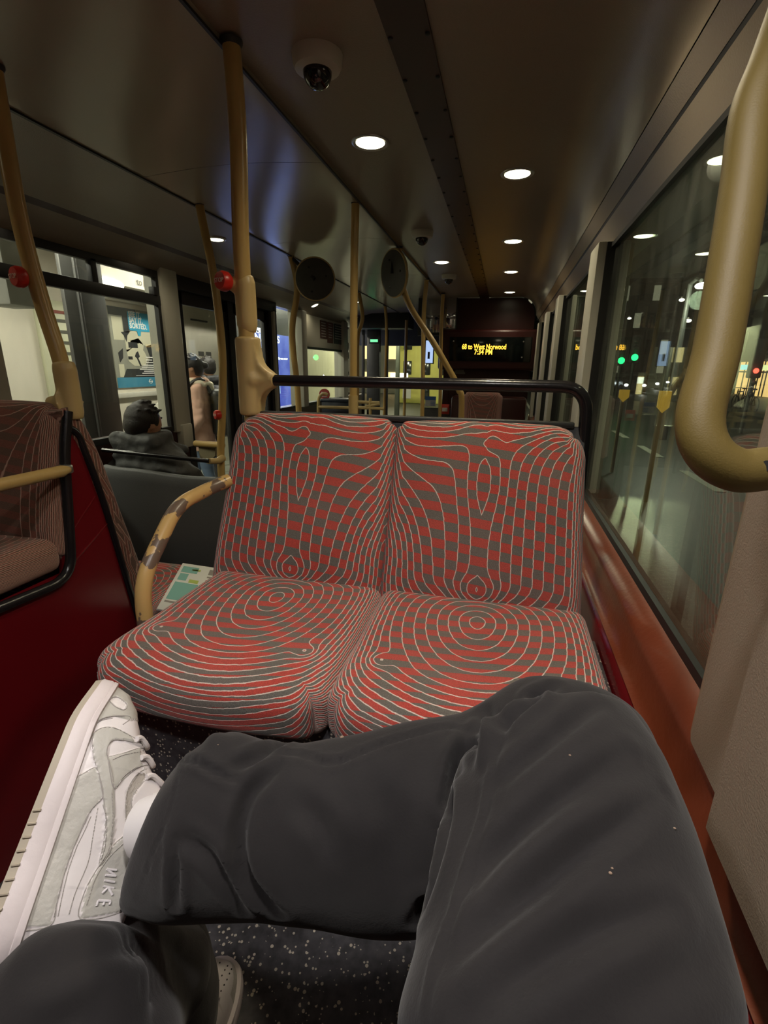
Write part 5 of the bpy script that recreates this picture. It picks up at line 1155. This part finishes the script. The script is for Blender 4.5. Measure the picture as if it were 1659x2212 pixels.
def streetlamp(p, label, h=None, m=None, power=200, col=(1, .9, .65), r=.16):
    t = thing('street_lamp', label, 'street lamp', None, (p.x, p.y, RZ)); H = p.z - RZ
    MB().tube([(0, 0, 0), (0, 0, H * .5), (0, 0, H + .15)], [.09, .07, .05], 10).obj('pole', M_['dark'], t); MB().tube([(0, 0, H + .15), (0, -.4, H + .2), (0, -.7, H + .12)], .04, 8).obj('arm', M_['dark'], t)
    MB().ell((0, -.75, H), (r, r * 1.4, r * .55), 14).obj('lamp_head', m or emis('street_lamp_glow', col, 25), t)
    if power: l = bpy.data.lights.new('street', 'POINT'); l.energy = power; l.color = col; l.shadow_soft_size = .2; lo = bpy.data.objects.new('street', l); C.objects.link(lo); lo.parent = t; lo.location = (0, -.75, H - .3)
    return t
streetlamp(onY(862, 660, 16), 'street lamp in front of the yellow building', power=900, col=(1, 1, .6))
streetlamp(onY(818, 690, 20), 'street lamp over the pale shops ahead', power=700)
for k, (px, py, s_) in enumerate(((862, 812, .25), (845, 735, .14), (885, 822, .12))):
    q = onY(px, py, 22); t = MB().box(q - V((s_ * 1.6, 0, s_ * .5)), q + V((s_ * 1.6, .06, s_ * .5)), .02).obj('shop_light', emis('shop_glow', (1, .97, .8), 3)); tag(t, 'bright shop light ahead, ' + ('lowest and largest', 'above the others', 'small, right of the largest')[k], 'light')
# green-white street view through the far left window
q = onX(690, 800, -8)
for k, (px, c, s_) in enumerate(((722, (.3, 1, .6), 2.2), (676, (.6, 1, .9), .9))):
    p = onX(px, 775, -6); t = MB().box(p - V((0, (.14, 1.0)[k], (.5, .3)[k])), p + V((.05, (.14, 1.0)[k], (.5, .3)[k])), .02).obj('lit_sign', emis('green_sign_%d' % k, c, s_)); tag(t, ('thin green lit sign', 'pale aqua lit sign')[k] + ' outside the far left window', 'sign')
b = building('pale building outside the far left window', -12, -8.0, 9, 24, 4.0, S('stone_pale', (.36, .35, .30)), 4, 3, WARM, seed=8, lit=.2)
bpy.context.view_layer.update()

# ------------------------------------------------------------------ OUTSIDE, RIGHT: night street
dkb = S('night_brick', (.06, .058, .045), .8, nscale=1.5, namt=.4, bump=.5, bscale=3)
building('long dark building across the street at right', 17, 24, 8, 60, 11, dkb, 14, 5, DIM, 'X', lit=.12, seed=2)
building('dark office block ahead at right of the road', 2.2, 9.5, 78, 90, 16, dkb, 6, 7, DIM, lit=.3, seed=4)
building('low dark block behind the traffic lights', 10.5, 22, 66, 78, 10, dkb, 7, 4, DIM, lit=.25, seed=9)
# lit shopfronts on the building across
SX = 16.9
for k, (x0, x1, y0, y1) in enumerate(((1601, 1636, 782, 868), (1646, 1700, 782, 874))):
    a, b = onX(x0, y0, SX), onX(x1, y1, SX)
    t = thing('shopfront', ('warm lit shopfront with blue sign, left of two', 'warm lit shopfront at the right picture edge')[k], 'shop', 'lit shopfronts', (SX, (a.y + b.y) / 2, b.z)); o = V(t.location); y0_, y1_ = sorted((a.y, b.y))
    MB().box((SX - .02, y0_, b.z), (SX + .1, y1_, a.z)).obj('lit_window', emis('shop_warm', (1, .62, .22), 1.5), t).data.transform(Matrix.Translation(-o))
    fr = MB()
    for j in range(5): yy = y0_ + (y1_ - y0_) * j / 4; fr.box((SX - .06, yy - .05, b.z), (SX, yy + .05, a.z))
    fr.box((SX - .06, y0_, a.z - (a.z - b.z) * .28), (SX, y1_, a.z - (a.z - b.z) * .24)); fr.obj('frame', M_['dark'], t).data.transform(Matrix.Translation(-o))
    MB().box((SX - .09, y0_ + .2, a.z - .55), (SX - .05, y1_ - .3, a.z - .2)).obj('sign', emis('shop_sign_%d' % k, ((.35, .8, .8), (.9, .9, .4))[k], 1.6), t).data.transform(Matrix.Translation(-o))
# traffic lights
def tl(px, py, Y, col, label, r=.13, st=30):
    p = onY(px, py, Y); t = thing('traffic_light', label, 'traffic light', 'traffic lights', (p.x, p.y, RZ)); H = p.z - RZ
    MB().tube([(0, .1, 0), (0, .1, H + .3)], .05, 10).obj('pole', M_['dark'], t); MB().box((-.16, 0, H - .2), (.16, .2, H + .85), .04).obj('housing', M_['black'], t)
    for j in range(3):
        on = (j == 0 and col[1] > col[0]) or (j == 2 and col[0] > col[1]); MB().ell((0, -.01, H + j * .32 - (0 if col[1] > col[0] else .64)), (r, .05, r), 16).obj('lens', emis('signal_' + label[:5], col, st) if on else M_['black'], t)
    l = bpy.data.lights.new('signal', 'POINT'); l.energy = 3; l.color = col; lo = bpy.data.objects.new('signal', l); C.objects.link(lo); lo.parent = t; lo.location = (0, -.3, H)
tl(1342, 779, 24, (.02, 1, .22), 'green traffic light, left and lower of two', .14, 5); tl(1371, 772, 22, (.02, 1, .22), 'green traffic light, right and higher of two', .13, 5); tl(1633, 801, 16, (1, .05, .03), 'red traffic light by the shopfronts', .07, 8)
streetlamp(onY(1489, 628, 14), 'bright street lamp behind the curved grab handle', power=260, col=(1, 1, .75), r=.12)
for px, py, Y, nme in ((1462, 652, 30, 'tiny lamp right of the bright one'), (1354, 690, 40, 'tiny lamp left of the bright one'), (1474, 696, 26, 'lamp hidden by the curved handle edge')): streetlamp(onY(px, py, Y), nme, power=0, r=.12)
# cars with headlights
def car(px, Y, label, hl=(1, .95, .8), st=25, grp='cars on the road', body=(.05, .055, .06)):
    p = onY(px, 833, Y); t = thing('car', label, 'car', grp, (p.x, Y, RZ)); bm_ = S('car_paint_%d' % int(body[0] * 100), body, .25)
    prof = [(0, .25), (0, .72), (.25, .85), (1.1, .95), (1.7, 1.42), (3.0, 1.45), (3.8, 1.0), (4.2, .9), (4.25, .3)]
    MB().rings([[V((x, y * 1, z)) for y, z in prof] for x in (-.85, .85)]).obj('body', bm_, t)
    MB().add([(-.7, 1.12, .99), (.7, 1.12, .99), (.6, 1.66, 1.38), (-.6, 1.66, 1.38), (-.7, 1.14, .97), (.7, 1.14, .97), (.6, 1.68, 1.36), (-.6, 1.68, 1.36)], [(0, 1, 2, 3), (7, 6, 5, 4)]).obj('windscreen', S('window_dark', (.01, .012, .012), .15), t)
    for s in (1, -1):
        MB().ell((.62 * s, .0, .62), (.14, .05, .09), 12).obj('headlight', emis('head_%s' % label[:12], hl, st), t)
        for y in (.75, 3.4): MB().lathe([(.001, -.1), (.3, -.1), (.32, 0), (.3, .1), (.001, .1)], (.8 * s, y, .32), (1, 0, 0), 16).obj('wheel', M_['black'], t)
for k, (px, Y, c) in enumerate(((1297, 38, (1, .8, .45)), (1322, 46, (.9, .95, 1)), (1372, 41, (1, .97, .9)), (1402, 47, (1, .97, .9)), (1426, 54, (1, .95, .85)))): car(px, Y, ('car with orange tinted headlights nearest the cream pillar', 'car with bluish headlights, second from the pillar', 'car with white headlights in the middle of the queue', 'car with white headlights right of the middle', 'car with headlights at the right end of the queue')[k], c, 30, body=((.05,) * 3, (.3, .3, .32), (.1, .1, .11), (.35, .35, .33), (.06, .07, .09))[k])
# glowing yellow shapes added in place of pole joint reflections in the window
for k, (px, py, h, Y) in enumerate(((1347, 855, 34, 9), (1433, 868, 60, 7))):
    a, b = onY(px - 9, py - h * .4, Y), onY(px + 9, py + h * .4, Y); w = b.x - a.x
    t = thing('reflection_standin', ('small yellow arrow shape standing in for a pole joint reflection, farther of two', 'yellow arrow shape standing in for a pole joint reflection, nearer of two')[k], 'sign', 'stand-in pole reflections', ((a.x + b.x) / 2, Y, RZ)); hh = a.z - b.z; z = b.z - RZ
    MB().prism([(-w / 2, z + w * .5), (0, z), (w / 2, z + w * .5), (w / 2, z + hh), (-w / 2, z + hh)], (0, 0, 0), (1, 0, 0), (0, 0, 1), .03).obj('plate', emis('reflection_yellow', (1, .55, .05), .45, (.6, .4, .05)), t)
    MB().tube([(0, .04, 0), (0, .04, z + hh * .8)], .03, 8).obj('post', S('reflection_olive', (.25, .2, .08)), t)  # olive rod stands in for the reflected pole below the joint
for k, px in enumerate((1620, 1598)):
    p = onX(px, 868, 10.5); t = thing('parked_bicycle', ('dark parked bicycle before the shopfront, right', 'dark parked bicycle before the shopfront, left')[k], 'bicycle', 'bicycles by the shopfronts', (10.5, p.y, RZ)); 
    for y in (-.5, .5): MB().tube([V((0, y + .33 * math.cos(a * PI / 8), .34 + .33 * math.sin(a * PI / 8))) for a in range(17)], .022, 6, False).obj('wheel', M_['black'], t)
    f = MB(); [f.tube([V((0, *a)), V((0, *b))], .02, 6) for a, b in (((-.5, .34), (-.15, .85)), ((-.15, .85), (.4, .85)), ((.4, .95), (.5, .34)), ((-.05, .3), (.4, .85)), ((-.5, .34), (-.05, .3)), ((-.2, .98), (-.05, .3)))]; f.obj('frame', M_['dark'], t)
    MB().box((-.06, -.3, .96), (.06, -.1, 1.02), .02).obj('saddle', M_['black'], t); MB().tube([(-.25, .38, 1.0), (.25, .38, 1.0)], .015, 6).obj('handlebar', M_['black'], t)
# kerb and road lines
mb = MB(); mb.box((10, 0, RZ - .05), (17, 70, RZ + .12)); struct('ground_kerb', mb, mat('far_pavement', (.08, .08, .07), .5, nscale=3, namt=.3), 'far pavement')
mb = MB(); [mb.box((3.2, 2 + k * 3, RZ - .01), (3.35, 3.6 + k * 3, RZ + .0)) for k in range(14)]; mb.box((1.2, 1, RZ - .01), (1.3, 40, RZ)); q = mb.obj('trim_road_lines', S('road_paint', (.35, .36, .3))); q['kind'] = 'structure'
for x, y, e in ((6, 10, 700),):
    l = bpy.data.lights.new('street_fill', 'POINT'); l.energy = e; l.color = (.95, 1, .7); l.shadow_soft_size = .3; lo = bpy.data.objects.new('street_fill', l); C.objects.link(lo); lo.location = (x, y, 13)  # unseen fill light added high over the road, no lamp fitting

# ------------------------------------------------------------------ world, camera, view
w = bpy.data.worlds.new('night'); bpy.context.scene.world = w; w.use_nodes = True
bg = w.node_tree.nodes['Background']; bg.inputs[0].default_value = (.03, .032, .02, 1); bg.inputs[1].default_value = .5
cam = bpy.data.cameras.new('camera'); co = bpy.data.objects.new('camera', cam); C.objects.link(co)
cam.sensor_fit = 'HORIZONTAL'; cam.sensor_width = 36; cam.lens = F / 1659 * 36; cam.clip_start = .02; cam.clip_end = 400
rx, ry, rz = V((R3[0][0], R3[1][0], R3[2][0])), -V((R3[0][1], R3[1][1], R3[2][1])), -V((R3[0][2], R3[1][2], R3[2][2]))
co.matrix_world = Matrix(((rx.x, ry.x, rz.x, 0), (rx.y, ry.y, rz.y, 0), (rx.z, ry.z, rz.z, 0), (0, 0, 0, 1)))
sc_ = bpy.context.scene; sc_.camera = co
for o in list(C.objects):
    if o.parent is None: o.location.z += ZOFF
sc_.view_settings.view_transform = 'Standard'; sc_.view_settings.look = 'None'; sc_.view_settings.gamma = 1; sc_.view_settings.use_curve_mapping = False
sc_.view_settings.exposure = 0.0
sc_.cycles.max_bounces = 8; sc_.cycles.transparent_max_bounces = 24
sc_.cycles.use_denoising = True
